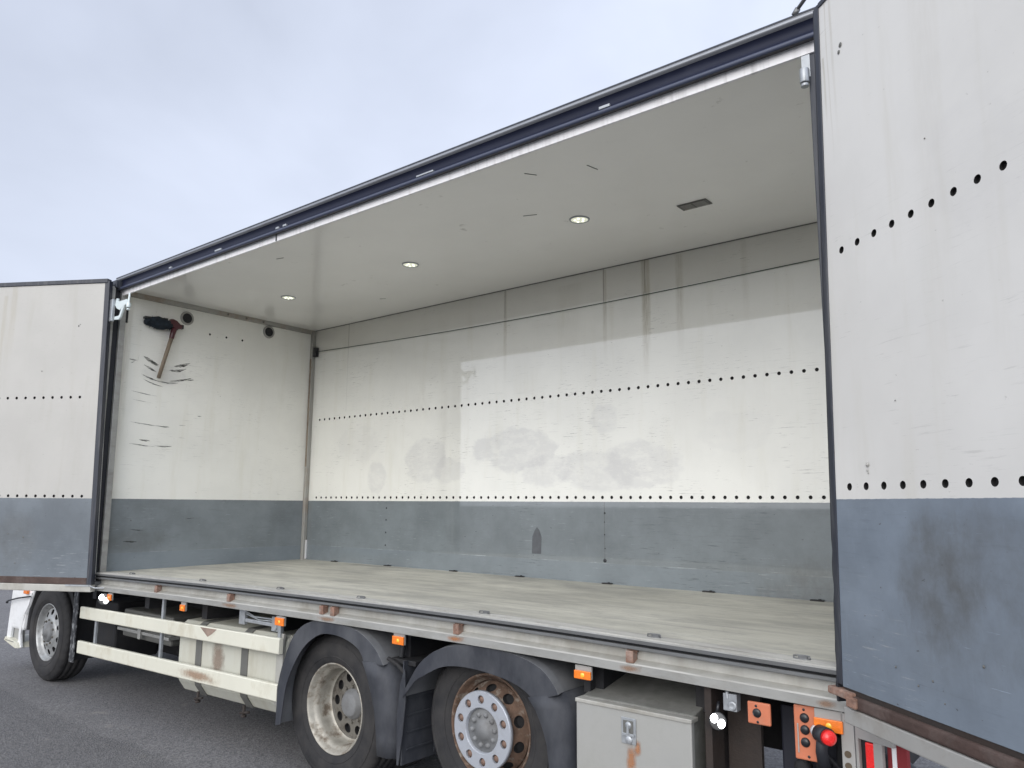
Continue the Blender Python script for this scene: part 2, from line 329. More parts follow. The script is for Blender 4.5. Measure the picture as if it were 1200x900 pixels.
m_silver = mat('rail_silver', (.30, .31, .33), .3, .7, dirt=(.1, .1, .11), dirt_amt=.5, dirt_lo=.5, dirt_hi=.8)
m_strip = mat('white_strip', (.82, .81, .82), .4, coat=.2, dirt=(.3, .28, .27), dirt_amt=.5, dirt_scale=3, dirt_lo=.5, dirt_hi=.8, stretch=(9, 1, .3))
m_rubber = mat('rubber_seal', (.018, .02, .026), .55, bump=.1, bscale=20)
m_frame = mat('door_frame_dark', (.020, .024, .036), .45, .1, coat=.15, dirt=(.16, .16, .16), dirt_amt=.4, stretch=(6, 6, .5))
m_floor = None
m_rust = mat('rust', (.23, .135, .10), .85, bump=.5, bscale=90, var=.35, vscale=25, dirt=(.36, .33, .30), dirt_amt=.5, dirt_scale=14, dirt_lo=.5, dirt_hi=.7)
m_rustrail = mat('rusty_rail', (.060, .037, .031), .75, bump=.3, bscale=60, var=.3, vscale=8, dirt=(.15, .125, .115), dirt_amt=.6, dirt_scale=6, dirt_lo=.5, dirt_hi=.7)
m_fender = mat('fender_plastic', (.026, .029, .038), .62, var=.2, vscale=5, bump=.06, bscale=15, dirt=(.13, .135, .145), dirt_amt=.5, dirt_scale=3.5, dirt_lo=.42, dirt_hi=.72, stretch=(1, 1, .5))
m_fenderp = mat('fender_plastic_pale', (.12, .125, .135), .65, var=.2, vscale=5, dirt=(.22, .22, .22), dirt_amt=.5, dirt_scale=4, dirt_lo=.42, dirt_hi=.7)  # crown faces of the mudguards, paler than the front flange
m_chassis = mat('chassis_black', (.009, .0095, .012), .7, bump=.2, dirt=(.035, .032, .03), dirt_amt=.6, dirt_lo=.45, dirt_hi=.7)
m_brown = mat('chassis_brown', (.030, .021, .017), .7, bump=.2, dirt=(.02, .02, .02), dirt_amt=.7)
m_tyre = mat('tyre', (.014, .014, .016), .75, bump=.12, bscale=70, var=.2, vscale=6, dirt=(.055, .052, .05), dirt_amt=.75, dirt_scale=5, dirt_lo=.4, dirt_hi=.7)
m_rim = mat('rim_dirty_silver', (.42, .40, .35), .5, .35, bump=.15, bscale=60, var=.25, vscale=9, dirt=(.10, .07, .045), dirt_amt=.85, dirt_scale=9, dirt_lo=.48, dirt_hi=.64)
m_rimd = mat('rim_disc_grime', (.17, .16, .14), .7, .2, bump=.3, bscale=50, var=.3, vscale=12, dirt=(.05, .04, .03), dirt_amt=.8, dirt_scale=12, dirt_lo=.45, dirt_hi=.65)
m_rimr = mat('rim_rusty', (.12, .075, .052), .85, bump=.4, bscale=70, var=.4, vscale=12, dirt=(.30, .27, .23), dirt_amt=.7, dirt_scale=18, dirt_lo=.52, dirt_hi=.66)
m_rimf = mat('rim_silver', (.40, .41, .41), .4, .5, var=.15, vscale=9, dirt=(.13, .12, .11), dirt_amt=.7, dirt_scale=9, dirt_lo=.48, dirt_hi=.7)
m_hub = mat('hub_grey', (.19, .195, .20), .6, .1, var=.15, vscale=10, bump=.1, dirt=(.09, .08, .07), dirt_amt=.5)
m_trim = mat('trim_ring_grey', (.44, .465, .51), .35, .35, dirt=(.3, .3, .3), dirt_amt=.5, dirt_scale=10)
m_nut = mat('wheel_nut', (.20, .13, .10), .7, .3, bump=.2)
m_cream = mat('cream_painted_steel', (.62, .61, .52), .45, var=.06, vscale=2, coat=.2, bump=.05, bscale=12, dirt=(.34, .29, .19), dirt_amt=.6, dirt_scale=4, dirt_lo=.52, dirt_hi=.75, stretch=(1, 1, .7))
m_white = mat('white_paint', (.78, .79, .80), .35, coat=.4, var=.03, dirt=(.42, .41, .38), dirt_amt=.45, dirt_scale=4, dirt_lo=.5, dirt_hi=.8)
m_tank = mat('tank_dirty_white', (.48, .48, .42), .5, var=.06, bump=.05, dirt=(.30, .27, .20), dirt_amt=.6, dirt_scale=3, dirt_lo=.48, dirt_hi=.75, stretch=(1.5, 1, .5))
m_strap = mat('strap_grey', (.14, .14, .13), .6, .3)
m_boxg = mat('toolbox_grey', (.42, .42, .40), .42, .35, var=.06, vscale=3, bump=.05, bscale=8, dirt=(.25, .245, .22), dirt_amt=.5, dirt_scale=3, dirt_lo=.45, dirt_hi=.75)
m_boxd = mat('toolbox_top_grime', (.20, .20, .185), .6, .1, var=.2, vscale=4, dirt=(.10, .10, .09), dirt_amt=.7, dirt_scale=5, dirt_lo=.45, dirt_hi=.7)
m_metal = mat('zinc_metal', (.38, .40, .42), .42, .5, var=.15, vscale=20)
m_plate = mat('rear_plate_grey', (.36, .355, .34), .5, .2, var=.08, dirt=(.2, .17, .13), dirt_amt=.5)
m_amber = mat('amber_reflector', (.86, .20, .01), .3, coat=.7, bump=.35, bscale=220, var=.12, vscale=60)
m_amberc = mat('amber_centre', (.95, .52, .04), .25, coat=.8)
m_salmon = mat('orange_plate', (.52, .165, .085), .5, var=.1, vscale=10, dirt=(.42, .2, .13), dirt_amt=.6, dirt_scale=14)
m_redlit = mat('red_lens_lit', (.60, .012, .012), .2, coat=.8, bump=.4, bscale=160, emis=((1, .02, .015), .22))
m_redm = mat('red_marking', (.22, .02, .025), .45)
m_lampw = mat('lamp_lit', (.9, .9, .9), .3, emis=((.96, .98, 1), 9))
m_lampl = mat('lamp_glow', (.9, .92, .85), .3, emis=((.96, 1, .84), 1.1))
m_lens = mat('downlight_lens', (.75, .76, .62), .25, coat=.6, bump=.8, bscale=50, emis=((.95, .97, .78), .42))
m_blackp = mat('black_plastic', (.012, .013, .016), .4, coat=.2)
m_teal = mat('brush_bristles', (.008, .016, .026), .8, bump=.8, bscale=120, var=.5, vscale=30)
m_maroon = mat('maroon_plastic', (.065, .008, .014), .4, coat=.3)
m_wood = mat('handle_wood', (.19, .15, .11), .65, var=.25, vscale=8, stretch=(6, 6, 1))
m_cable = mat('green_cord', (.008, .04, .024), .7)
m_bump = mat('post_brown', (.28, .235, .18), .55, .3, dirt=(.13, .09, .06), dirt_amt=.8, dirt_scale=6)
m_post = mat('corner_post_grey', (.36, .355, .33), .5, .3, dirt=(.30, .2, .12), dirt_amt=.7, dirt_scale=3, dirt_lo=.48, dirt_hi=.68, stretch=(1, 1, .5))
m_glass = mat('cab_glass', (.02, .025, .03), .08, coat=1)
m_scuff = mat('scuff_rubber', (.10, .10, .095), .8)

def floor_material():
    m = bpy.data.materials.new('floor_board'); m.use_nodes = True; t = m.node_tree; b = t.nodes['Principled BSDF']; Nn = t.nodes.new; K = t.links.new
    c = Nn('ShaderNodeTexCoord'); c.object = truck
    def noise(sc_, s, det=7, rough=.65, loc=0):
        mpn = Nn('ShaderNodeMapping'); mpn.inputs['Scale'].default_value = s; mpn.inputs['Location'].default_value = (loc, loc, 0); K(c.outputs['Object'], mpn.inputs[0])
        n = Nn('ShaderNodeTexNoise'); n.inputs['Scale'].default_value = sc_; n.inputs['Detail'].default_value = det; n.inputs['Roughness'].default_value = rough; K(mpn.outputs[0], n.inputs['Vector']); return n.outputs['Fac']
    def ramp(x, lo, hi, a=0, b_=1):
        n = Nn('ShaderNodeMapRange'); n.inputs['From Min'].default_value = lo; n.inputs['From Max'].default_value = hi; n.inputs['To Min'].default_value = a; n.inputs['To Max'].default_value = b_; K(x, n.inputs['Value']); return n.outputs[0]
    def mix(f, a, b_):
        n = Nn('ShaderNodeMix'); n.data_type = 'RGBA'; K(f, n.inputs[0])
        for i, q in ((6, a), (7, b_)):
            if isinstance(q, tuple): n.inputs[i].default_value = (*q, 1)
            else: K(q, n.inputs[i])
        return n.outputs[2]
    col = mix(ramp(noise(1.2, (.5, 2.2, 1)), .33, .67), (.41, .40, .345), (.60, .585, .51))
    col = mix(ramp(noise(2.2, (.45, 4, 1), loc=4), .52, .68, 0, .6), col, (.23, .225, .215))
    col = mix(ramp(noise(3.0, (.5, 9, 1), loc=9), .60, .70, 0, .75), col, (.60, .59, .54))
    col = mix(ramp(noise(9, (.25, 12, 1), loc=2), .62, .74, 0, .8), col, (.11, .105, .09))
    col = mix(ramp(noise(1.6, (.7, 1.4, 1), 8, .7, 12), .48, .66, 0, .6), col, (.24, .235, .215))
    col = mix(ramp(noise(6, (.8, 1.6, 1), 8, .75, 21), .52, .64, 0, .45), col, (.30, .295, .27))
    col = mix(ramp(noise(5, (.35, 14, 1), loc=15), .60, .68, 0, .6), col, (.66, .65, .60))
    col = mix(ramp(noise(14, (.35, 5, 1), 4, .8, 17), .64, .70, 0, .8), col, (.10, .095, .08))
    col = mix(ramp(noise(30, (1, 2.5, 1), loc=6), .68, .76, 0, .7), col, (.09, .08, .07))
    K(col, b.inputs['Base Color']); b.inputs['Roughness'].default_value = .55; b.inputs['Specular IOR Level'].default_value = .35
    bp = Nn('ShaderNodeBump'); bp.inputs['Strength'].default_value = .25; bp.inputs['Distance'].default_value = .004; K(noise(20, (.4, 6, 1)), bp.inputs['Height']); K(bp.outputs[0], b.inputs['Normal'])
    return m
m_floor = floor_material()

# ------------------------------------------------------------------ ground
def ground_material():
    m = bpy.data.materials.new('asphalt'); m.use_nodes = True; t = m.node_tree; b = t.nodes['Principled BSDF']; Nn = t.nodes.new; K = t.links.new
    c = Nn('ShaderNodeTexCoord')
    def noise(sc_, det=6, rough=.6):
        n = Nn('ShaderNodeTexNoise'); n.inputs['Scale'].default_value = sc_; n.inputs['Detail'].default_value = det; n.inputs['Roughness'].default_value = rough; K(c.outputs['Object'], n.inputs['Vector']); return n.outputs['Fac']
    def ramp(x, lo, hi, a=0, b_=1):
        n = Nn('ShaderNodeMapRange'); n.inputs['From Min'].default_value = lo; n.inputs['From Max'].default_value = hi; n.inputs['To Min'].default_value = a; n.inputs['To Max'].default_value = b_; K(x, n.inputs['Value']); return n.outputs[0]
    def mix(f, a, b_, mode='MIX'):
        n = Nn('ShaderNodeMix'); n.data_type = 'RGBA'; n.blend_type = mode
        for i, q in ((0, f), (6, a), (7, b_)):
            if isinstance(q, (int, float)): n.inputs[i].default_value = q
            elif isinstance(q, tuple): n.inputs[i].default_value = (*q, 1)
            else: K(q, n.inputs[i])
        return n.outputs[2]
    sp = Nn('ShaderNodeSeparateXYZ'); K(c.outputs['Object'], sp.inputs[0])
    wob = Nn('ShaderNodeMath'); wob.operation = 'MULTIPLY_ADD'; K(noise(1.1, 5), wob.inputs[0]); wob.inputs[1].default_value = .35; K(sp.outputs['Y'], wob.inputs[2])
    old = ramp(wob.outputs[0], -.20, -.14, 1, 0)        # older, coarser lane beside the smoother strip the truck stands on
    col = mix(ramp(noise(.7), .35, .65), (.19, .187, .193), (.235, .232, .236))
    col = mix(old, col, mix(ramp(noise(1.3), .35, .65), (.165, .163, .170), (.205, .203, .208)))
    vo = Nn('ShaderNodeTexVoronoi'); vo.inputs['Scale'].default_value = 75; K(c.outputs['Object'], vo.inputs['Vector'])
    grain = ramp(vo.outputs['Distance'], .1, .6, 0, 1)
    sepc = Nn('ShaderNodeSeparateXYZ'); K(vo.outputs['Color'], sepc.inputs[0])
    col = mix(ramp(sepc.outputs['X'], 0, 1, .0, .72), col, (.06, .059, .062))
    col = mix(ramp(sepc.outputs['Y'], .82, 1, 0, .5), col, (.22, .21, .20))
    col = mix(ramp(noise(2.6, 7), .62, .70, 0, .5), col, (.30, .28, .25))
    col = mix(ramp(noise(26, 4), .35, .65, 0, .35), col, (.07, .07, .073))
    K(col, b.inputs['Base Color']); b.inputs['Roughness'].default_value = .8; b.inputs['Specular IOR Level'].default_value = .4
    bp = Nn('ShaderNodeBump'); K(ramp(old, 0, 1, .35, .9), bp.inputs['Strength']); bp.inputs['Distance'].default_value = .008
    K(grain, bp.inputs['Height']); K(bp.outputs[0], b.inputs['Normal'])
    return m
g = MB(); g.add([(-700, -700, 0), (700, -700, 0), (700, 700, 0), (-700, 700, 0)], [(0, 1, 2, 3)])
go = g.build('ground', ground_material(), None); go['kind'] = 'structure'; go['label'] = 'grey asphalt yard under the truck'

# ------------------------------------------------------------------ frame bend: the body sags a little at both ends
_BX = [0, .31, 1.6, 2.15, 3.5, 4.38, 5.09, 5.74, 6.3, 7.12]
_BZ = [1.043, 1.052, 1.075, 1.083, 1.0965, 1.100, 1.0995, 1.094, 1.085, 1.070]
def zb(x):
    if x <= _BX[0]: return _BZ[0] + (x - _BX[0]) * .02
    for i in range(len(_BX) - 1):
        if x <= _BX[i + 1]:
            t = (x - _BX[i]) / (_BX[i + 1] - _BX[i]); return _BZ[i] * (1 - t) + _BZ[i + 1] * t
    return _BZ[-1] - (x - 7.12) * .03
LEN = 7.12; W = 2.46; ZF = 1.216; ZC = 4.091
XS = [LEN * i / 36 for i in range(37)]

# ------------------------------------------------------------------ cargo body
# floor with a boarded deck; its near edge follows the bent side rail
mb = MB()
YS = [.085, .3, .6, 1.0, 1.5, 2.0, W + .02]
def zfl(x, y):
    e = zb(x) + .163; k = min(1, max(0, (y - .085) / 1.2)); return e * (1 - k) + ZF * k
vs = [(x, y, zfl(x, y)) for y in YS for x in XS]; n = len(XS)
mb.add(vs, [(j * n + i, j * n + i + 1, (j + 1) * n + i + 1, (j + 1) * n + i) for j in range(len(YS) - 1) for i in range(n - 1)], 0, True)
mb.build('floor', m_floor, truck)
mb = MB(); mb.extrude_x([(.10, -.01), (.10, .05), (2.40, .05), (2.40, -.01)], XS, zb, closed=True); mb.build('floor_underside', m_chassis, truck)

# side rail (near): profile of ledge, channel, seal and ridged sill
XR = [-.10 + (7.14 + .10) * i / 48 for i in range(49)]
mb = MB()
prof = [(.02, -.003), (-.05, 0), (-.05, .040), (-.044, .046), (-.006, .062), (-.004, .112)]
mb.extrude_x(prof, XR, zb, mats=[0, 0, 6, 2, 2])
mb.extrude_x([(-.004, .112), (-.042, .110), (-.051, .114), (-.051, .123), (-.046, .128), (-.012, .129)], XR, zb, mat=3)
mb.extrude_x([(-.012, .129), (-.012, .144)], XR, zb, mat=4)
mb.extrude_x([(-.012, .144), (-.054, .143), (-.056, .160), (-.050, .166)], XR, zb, mats=[0, 3, 1])
rid = [(-.050, .166)]
for k in range(5):
    y = -.038 + k * .024
    rid += [(y, .161), (y + .001, .1705), (y + .016, .1705), (y + .017, .161)]
rid += [(.086, .163)]
mb.extrude_x(rid, XR, zb, mats=[5] + [6, 6, 6, 5] * 5 + [5] * 4)
mb.build('side_rail', [m_alu, m_alu, m_alul, m_alud, m_rubber, m_sillg, m_silll], truck)
# far side rail
mb = MB(); mb.extrude_x([(2.50, 0), (2.56, 0), (2.56, .12), (2.50, .12)], XS, zb, closed=True); mb.build('side_rail', m_alu, truck)

# rusty hinge stops in the channel
for x in (1.332, 2.49, 3.655, 3.775, 4.921, 6.086):
    mb = MB(); z = zb(x)
    mb.box((x - .021, -.052, z + .047), (x + .021, -.007, z + .104)); mb.box((x - .028, -.030, z + .097), (x + .030, -.010, z + .110))
    mb.lathe((x + .002, -.053, z + .078), [(0, .0), (0, .011), (.002, .013)], 10)
    mb.build('hinge_stop', m_rust, truck, bevel=.002)
# rust bleeding below the stops (stain sheet on the rail face)
def stain(poly, y, name, material):
    mb = MB(); mb.add([(x, y, z) for x, z in poly], [tuple(range(len(poly)))]); return mb.build(name, material, truck)
def stain_mat(name, col, scale=30, thr=.45):
    m = bpy.data.materials.new(name); m.use_nodes = True; t = m.node_tree; b = t.nodes['Principled BSDF']
    b.inputs['Base Color'].default_value = (*col, 1); b.inputs['Roughness'].default_value = .85
    c = t.nodes.new('ShaderNodeTexCoord'); n = t.nodes.new('ShaderNodeTexNoise'); n.inputs['Scale'].default_value = scale; n.inputs['Detail'].default_value = 6
    t.links.new(c.outputs['Object'], n.inputs['Vector'])
    sep = t.nodes.new('ShaderNodeSeparateXYZ'); t.links.new(c.outputs['Generated'], sep.inputs[0])
    # soft edges in x and z from the sheet's own extent
    def bell(o_, k=1.0):
        a = t.nodes.new('ShaderNodeMath'); a.operation = 'SUBTRACT'; t.links.new(o_, a.inputs[0]); a.inputs[1].default_value = .5
        q = t.nodes.new('ShaderNodeMath'); q.operation = 'ABSOLUTE'; t.links.new(a.outputs[0], q.inputs[0])
        r = t.nodes.new('ShaderNodeMapRange'); r.inputs['From Min'].default_value = .08; r.inputs['From Max'].default_value = .5; r.inputs['To Min'].default_value = k; r.inputs['To Max'].default_value = 0; t.links.new(q.outputs[0], r.inputs['Value']); return r.outputs[0]
    mul = t.nodes.new('ShaderNodeMath'); mul.operation = 'MULTIPLY'
    mxx = t.nodes.new('ShaderNodeMath'); mxx.operation = 'MAXIMUM'; t.links.new(sep.outputs['X'], mxx.inputs[0]); t.links.new(sep.outputs['Y'], mxx.inputs[1])
    return m, t, b, n, sep, bell
def rust_bleed_mat(col, scale, amt, name):
    m, t, b, n, sep, bell = stain_mat(name, col, scale)
    bx = bell(sep.outputs['X']); bz = bell(sep.outputs['Z'])
    mu = t.nodes.new('ShaderNodeMath'); mu.operation = 'MULTIPLY'; t.links.new(bx, mu.inputs[0]); t.links.new(bz, mu.inputs[1])
    ad = t.nodes.new('ShaderNodeMath'); ad.operation = 'ADD'; t.links.new(mu.outputs[0], ad.inputs[0]); t.links.new(n.outputs['Fac'], ad.inputs[1])
    r = t.nodes.new('ShaderNodeMapRange'); r.inputs['From Min'].default_value = .62; r.inputs['From Max'].default_value = 1.35; r.inputs['To Max'].default_value = amt; t.links.new(ad.outputs[0], r.inputs['Value'])
    t.links.new(r.outputs[0], b.inputs['Alpha']); return m
m_bleed = rust_bleed_mat((.42, .17, .06), 25, .6, 'rust_bleed')
m_bleedl = rust_bleed_mat((.30, .17, .10), 25, .55, 'rust_bleed_faint')
m_brownst = rust_bleed_mat((.24, .17, .13), 18, .6, 'brown_stain')
for x, a, mm in ((4.915, .075, m_bleed), (6.086, .07, m_bleedl), (3.72, .11, m_bleedl), (2.52, .13, m_bleedl), (7.02, .05, m_bleedl)):
    z = zb(x)
    mb = MB(); mb.add([(x - a, -.0515, z + .002), (x + a, -.0515, z + .002), (x + a, -.0515, z + .041), (x - a, -.0515, z + .041)], [(0, 1, 2, 3)])
    mb.build('rust_stain', mm, truck)

# tie rings on the sill
for x in (.7, 1.95, 3.05, 3.97, 5.07, 6.18, 6.9):
    z = zb(x) + .168; mb = MB()
    pts = [(x + .035 * math.cos(a), .03 + .016 * math.sin(a), z + .004 + (.01 if math.sin(a) > 0 else 0)) for a in [2 * math.pi * k / 14 for k in range(15)]]
    mb.tube(pts, .0035, 6); mb.box((x - .02, .04, z), (x + .02, .055, z + .012)); mb.build('tie_ring', m_alud, truck)

# back wall lining with two rows of round holes
def wall_panel(mb, mp, u0, u1, z0, z1, rows, du, r, depth=.018, mat=0, mat_in=1):
    """rows: (z centre, [u...])"""
    zc = z0
    for zr_, us in rows:
        mb.add([(u0, zc, 0), (u1, zc, 0), (u1, zr_ - .03, 0), (u0, zr_ - .03, 0)], [(0, 1, 2, 3)], mat, mp=mp)
        holed_strip(mb, us, du, zr_ - .03, zr_ + .03, zr_, r, r, depth, mp, 16, mat, mat_in, True, u0, u1)
        zc = zr_ + .03
    mb.add([(u0, zc, 0), (u1, zc, 0), (u1, z1, 0), (u0, z1, 0)], [(0, 1, 2, 3)], mat, mp=mp)
mb = MB()
sp_ = .09655
us = [.2 + sp_ * k for k in range(71)]
mpb = lambda u, v, w: (u, W + w, v)
wall_panel(mb, mpb, 0, LEN, ZF - .1, 4.12, [(1.968, us), (2.931, us)], sp_, .0148)
mb.box((-.06, W + .022, 1.1), (LEN, W + .06, 4.2), 2)
mb.build('side_wall', [m_back, m_hole, m_plain], truck, recalc=False)
# front bulkhead lining (left in the photograph)
mb = MB(); mpf = lambda u, v, w: (0 - w, u, v)
wall_panel(mb, mpf, .04, W, ZF - .1, 4.12, [(3.798, [1.031, 1.2375, 1.444])], .2065, .0125)
mb.box((-.07, .05, 1.08), (-.022, W + .05, 4.2), 2); mb.add([(-.022, .04, 1.1), (0, .04, 1.1), (0, .04, 4.12), (-.022, .04, 4.12)], [(0, 1, 2, 3)], 0)
mb.build('front_wall', [m_front, m_hole, m_plain], truck, recalc=False)
# rear wall (closed rear doors), hidden behind the open right door
mb = MB(); mb.box((LEN - .01, .06, ZF - .08), (LEN + .05, W + .05, 4.12)); mb.build('rear_door', m_plain, truck, bevel=.004)
# ceiling and roof skin
mb = MB(); mb.add([(x, y, ZC) for y in (.02, W + .01) for x in XS], [(i, i + 1, n + i + 1, n + i) for i in range(n - 1)], 0); mb.build('ceiling', m_ceil, truck)
mb = MB(); mb.box((-.07, .0, 4.125), (LEN + .03, W + .07, 4.21)); mb.build('roof', m_plain, truck, bevel=.01)
mb = MB(); mb.box((0, W - .010, ZC - .006), (LEN - .02, W - .002, ZC + .002)); mb.build('ceiling_seal', m_strap, truck)

# roof side rail
XR2 = [.02, 2.795, 2.80, 4.1, LEN + .02]
mb = MB()
mb.extrude_x([(.05, 4.218), (-.040, 4.212), (-.056, 4.204), (-.062, 4.196)], XR2, mats=[1, 1, 1], smooth=False)
mb.extrude_x([(-.062, 4.196), (-.056, 4.191), (-.060, 4.186), (-.062, 4.180), (-.061, 4.172), (-.056, 4.165), (-.048, 4.160)], XR2, mats=[1, 2, 2, 2, 2, 2], smooth=True)
mb.extrude_x([(-.048, 4.160), (-.038, 4.150), (-.033, 4.135), (-.031, 4.12), (-.034, 4.105), (-.042, 4.093), (-.052, 4.086)], XR2, mat=0, smooth=True)
mb.extrude_x([(-.052, 4.086), (-.055, 4.078), (-.052, 4.068), (-.046, 4.062)], XR2, mat=5, smooth=True)
mb.extrude_x([(-.046, 4.062), (-.015, 4.066), (-.010, 4.071)], XR2, mat=4)
mb.build('roof_rail', [m_navy, m_frame, m_silver, m_frame, m_rubber, m_ridge], truck, recalc=False)
mb = MB(); mb.extrude_x([(-.008, 4.071), (-.004, 4.016), (.010, 4.014), (.016, ZC - .002), (.016, 4.1)], [.02, LEN]); mb.build('roof_rail_strip', m_strip, truck)
mb = MB(); mb.extrude_x([(.022, ZC - .001), (.024, 4.052), (.040, 4.052), (.042, ZC - .001)], [.05, LEN], closed=True); mb.build('ceiling_edge_trim', m_post, truck)
# joints and clips along the roof rail
for x in (2.80,):
    mb = MB(); mb.box((x - .006, -.011, 4.018), (x + .006, -.006, 4.073)); mb.build('rail_joint', m_frame, truck)
for x, w_ in ((1.14, .022), (1.98, .05), (2.87, .02), (2.97, .022), (4.56, .08), (5.98, .035)):
    mb = MB(); mb.box((x - w_, -.054, 4.090), (x + w_, -.036, 4.108 if w_ < .06 else 4.103)); mb.build('rail_clip', m_metal, truck, bevel=.003)
# black catches under the roof edge
for x in (5.99, 4.95, 4.20, 2.65, 2.05):
    mb = MB(); mb.tube([(x - .10, .06, ZC - .008), (x - .02, .05, ZC - .012), (x + .07, .062, ZC - .006)], .004, 6); mb.lathe((x - .10, .06, ZC - .014), [(0, .0), (0, .011), (.012, .013)], 10, axis='z'); mb.build('roof_catch', m_blackp, truck)
mb = MB(); mb.lathe((6.17, .07, ZC - .016), [(0, .0), (0, .018), (.014, .02)], 14, axis='z'); mb.build('roof_catch', m_blackp, truck)

# cornice over the front wall, corner posts
mb = MB(); mb.extrude_x([(.02, 0), (.02, .001)], [0, .001]); mb = MB()
mb.add([(.0, .05, 4.040), (.0, W - .03, 4.040), (.028, W - .03, 4.045), (.028, .05, 4.045), (.034, .05, ZC - .001), (.034, W - .03, ZC - .001)], [(0, 1, 2, 3), (3, 2, 5, 4)])
mb.build('cornice', m_post, truck)
for y in (1.22, 1.46, 1.69):
    mb = MB(); mb.lathe((.029, y, 4.066), [(0, .0), (.004, .012), (.006, .012)], 10, axis='x'); mb.build('cornice_screw', m_blackp, truck)
mb = MB(); mb.box((.001, W - .052, ZF - .005), (.050, W - .001, ZC - .002)); mb.build('corner_post', [m_post], truck, bevel=.006)
mb = MB(); mb.box((.012, W - .0545, 2.35), (.040, W - .0515, 3.72)); mb.build('rust_streak', m_bump, truck)
for z, r_ in ((1.415, .016), (1.64, .006), (1.83, .009), (1.75, .005), (1.52, .006)):
    mb = MB(); mb.lathe((4.372 + random.uniform(-.004, .004), W - .002, z), [(0, .0), (0, r_), (.002, r_ * 1.2)], 7); mb.build('seam_rivet', m_blackp, truck)
mb = MB(); mb.box((.050, W - .020, ZF + .01), (.054, W - .001, 1.45)); mb.build('corner_seal', m_strip, truck)
mb = MB(); mb.box((.06, W - .05, 3.74), (.12, W - .004, 3.86)); mb.build('cord_holder', m_blackp, truck, bevel=.006)
pts = [(.12 + (7.0 - .12) * k / 24, W - .012, 3.81 + (3.80 - 3.81) * k / 24 - .052 * math.sin(math.pi * min(1, k / 23.0))) for k in range(25)]
mb = MB(); mb.tube(pts, .0035, 6); mb.build('load_cord', m_cable, truck)
# dark fingerprint-like mark and dotted rivets on the grey band
stain([(3.555, 1.44), (3.665, 1.44), (3.67, 1.60), (3.645, 1.66), (3.615, 1.69), (3.59, 1.66), (3.56, 1.60)], W - .0015, 'dark_patch', mat('patch_dark', (.085, .09, .10), .5, var=.15, vscale=20))
for z in (1.85, 1.72, 1.58, 1.44):
    mb = MB(); mb.lathe((1.487, W - .003, z), [(0, .0), (0, .008), (.003, .011)], 8); mb.build('rivet', m_blackp, truck)
for x in (.62, 1.55, 2.55, 3.42, 4.4, 5.35, 6.2):
    mb = MB(); z = zfl(x, W)
    mb.box((x - .05, W - .030, z), (x + .05, W - .003, z + .010)); mb.lathe((x + .02, W - .02, z + .010), [(0, .014), (.006, .010), (.006, 0)], 8, axis='z'); mb.build('floor_bracket', m_chassis, truck, bevel=.002)
# base kick strip where floor meets wall

# scuffs rubbed into the front wall
def scuff(mb, pts, w):
    vs = []; k_ = len(pts)
    for i, (y, z) in enumerate(pts):
        h = 1.25 * w * (.75 + .5 * random.random()) * math.sin(math.pi * (i + .35) / (k_ - .3)); vs += [(.0012, y, z - h), (.0012, y, z + h)]
    mb.add(vs, [(2 * i, 2 * i + 2, 2 * i + 3, 2 * i + 1) for i in range(k_ - 1)])
SC = []
def arc(y0, z0, y1, z1, sag, n_=12): return [(y0 + (y1 - y0) * k / n_, z0 + (z1 - z0) * k / n_ - sag * math.sin(math.pi * k / n_)) for k in range(n_ + 1)]
for a in [(.29, 3.24, .47, 3.185, .006, .008), (.44, 3.19, .70, 3.19, .012, .006), (.60, 3.20, .86, 3.27, .01, .009), (.31, 3.19, .53, 3.13, .01, .005), (.80, 3.235, .88, 3.25, 0, .006),
          (.30, 3.43, .47, 3.36, .008, .016), (.36, 3.40, .46, 3.35, .0, .012), (.59, 3.32, .78, 3.36, .015, .013), (.64, 3.37, .82, 3.43, .01, .014), (.70, 3.385, .78, 3.40, .0, .012),
          (.31, 3.34, .45, 3.28, .0, .010), (.15, 3.38, .24, 3.375, 0, .006), (.24, 3.36, .25, 3.44, 0, .006), (.17, 3.34, .21, 3.36, 0, .005), (.79, 3.13, .80, 3.20, 0, .003),
          (.21, 2.725, .60, 2.70, .004, .0035), (.52, 2.70, .64, 2.70, .0, .006), (.22, 2.50, .50, 2.48, .003, .004), (.32, 2.545, .44, 2.54, .003, .007), (.50, 2.49, .68, 2.495, .004, .006), (.19, 2.70, .20, 2.50, 0, .002),
          (.20, 3.05, .48, 3.02, .003, .003), (.74, 2.73, .82, 2.735, 0, .002), (.95, 2.85, 1.0, 2.85, 0, .004), (.22, 2.96, .44, 2.94, .0, .002), (.30, 1.62, .46, 1.60, 0, .004), (.24, 1.50, .40, 1.49, .0, .007), (.9, 1.72, 1.0, 1.73, 0, .003)]:
    mb = MB(); scuff(mb, arc(*a[:5]), a[5]); SC.append(mb)
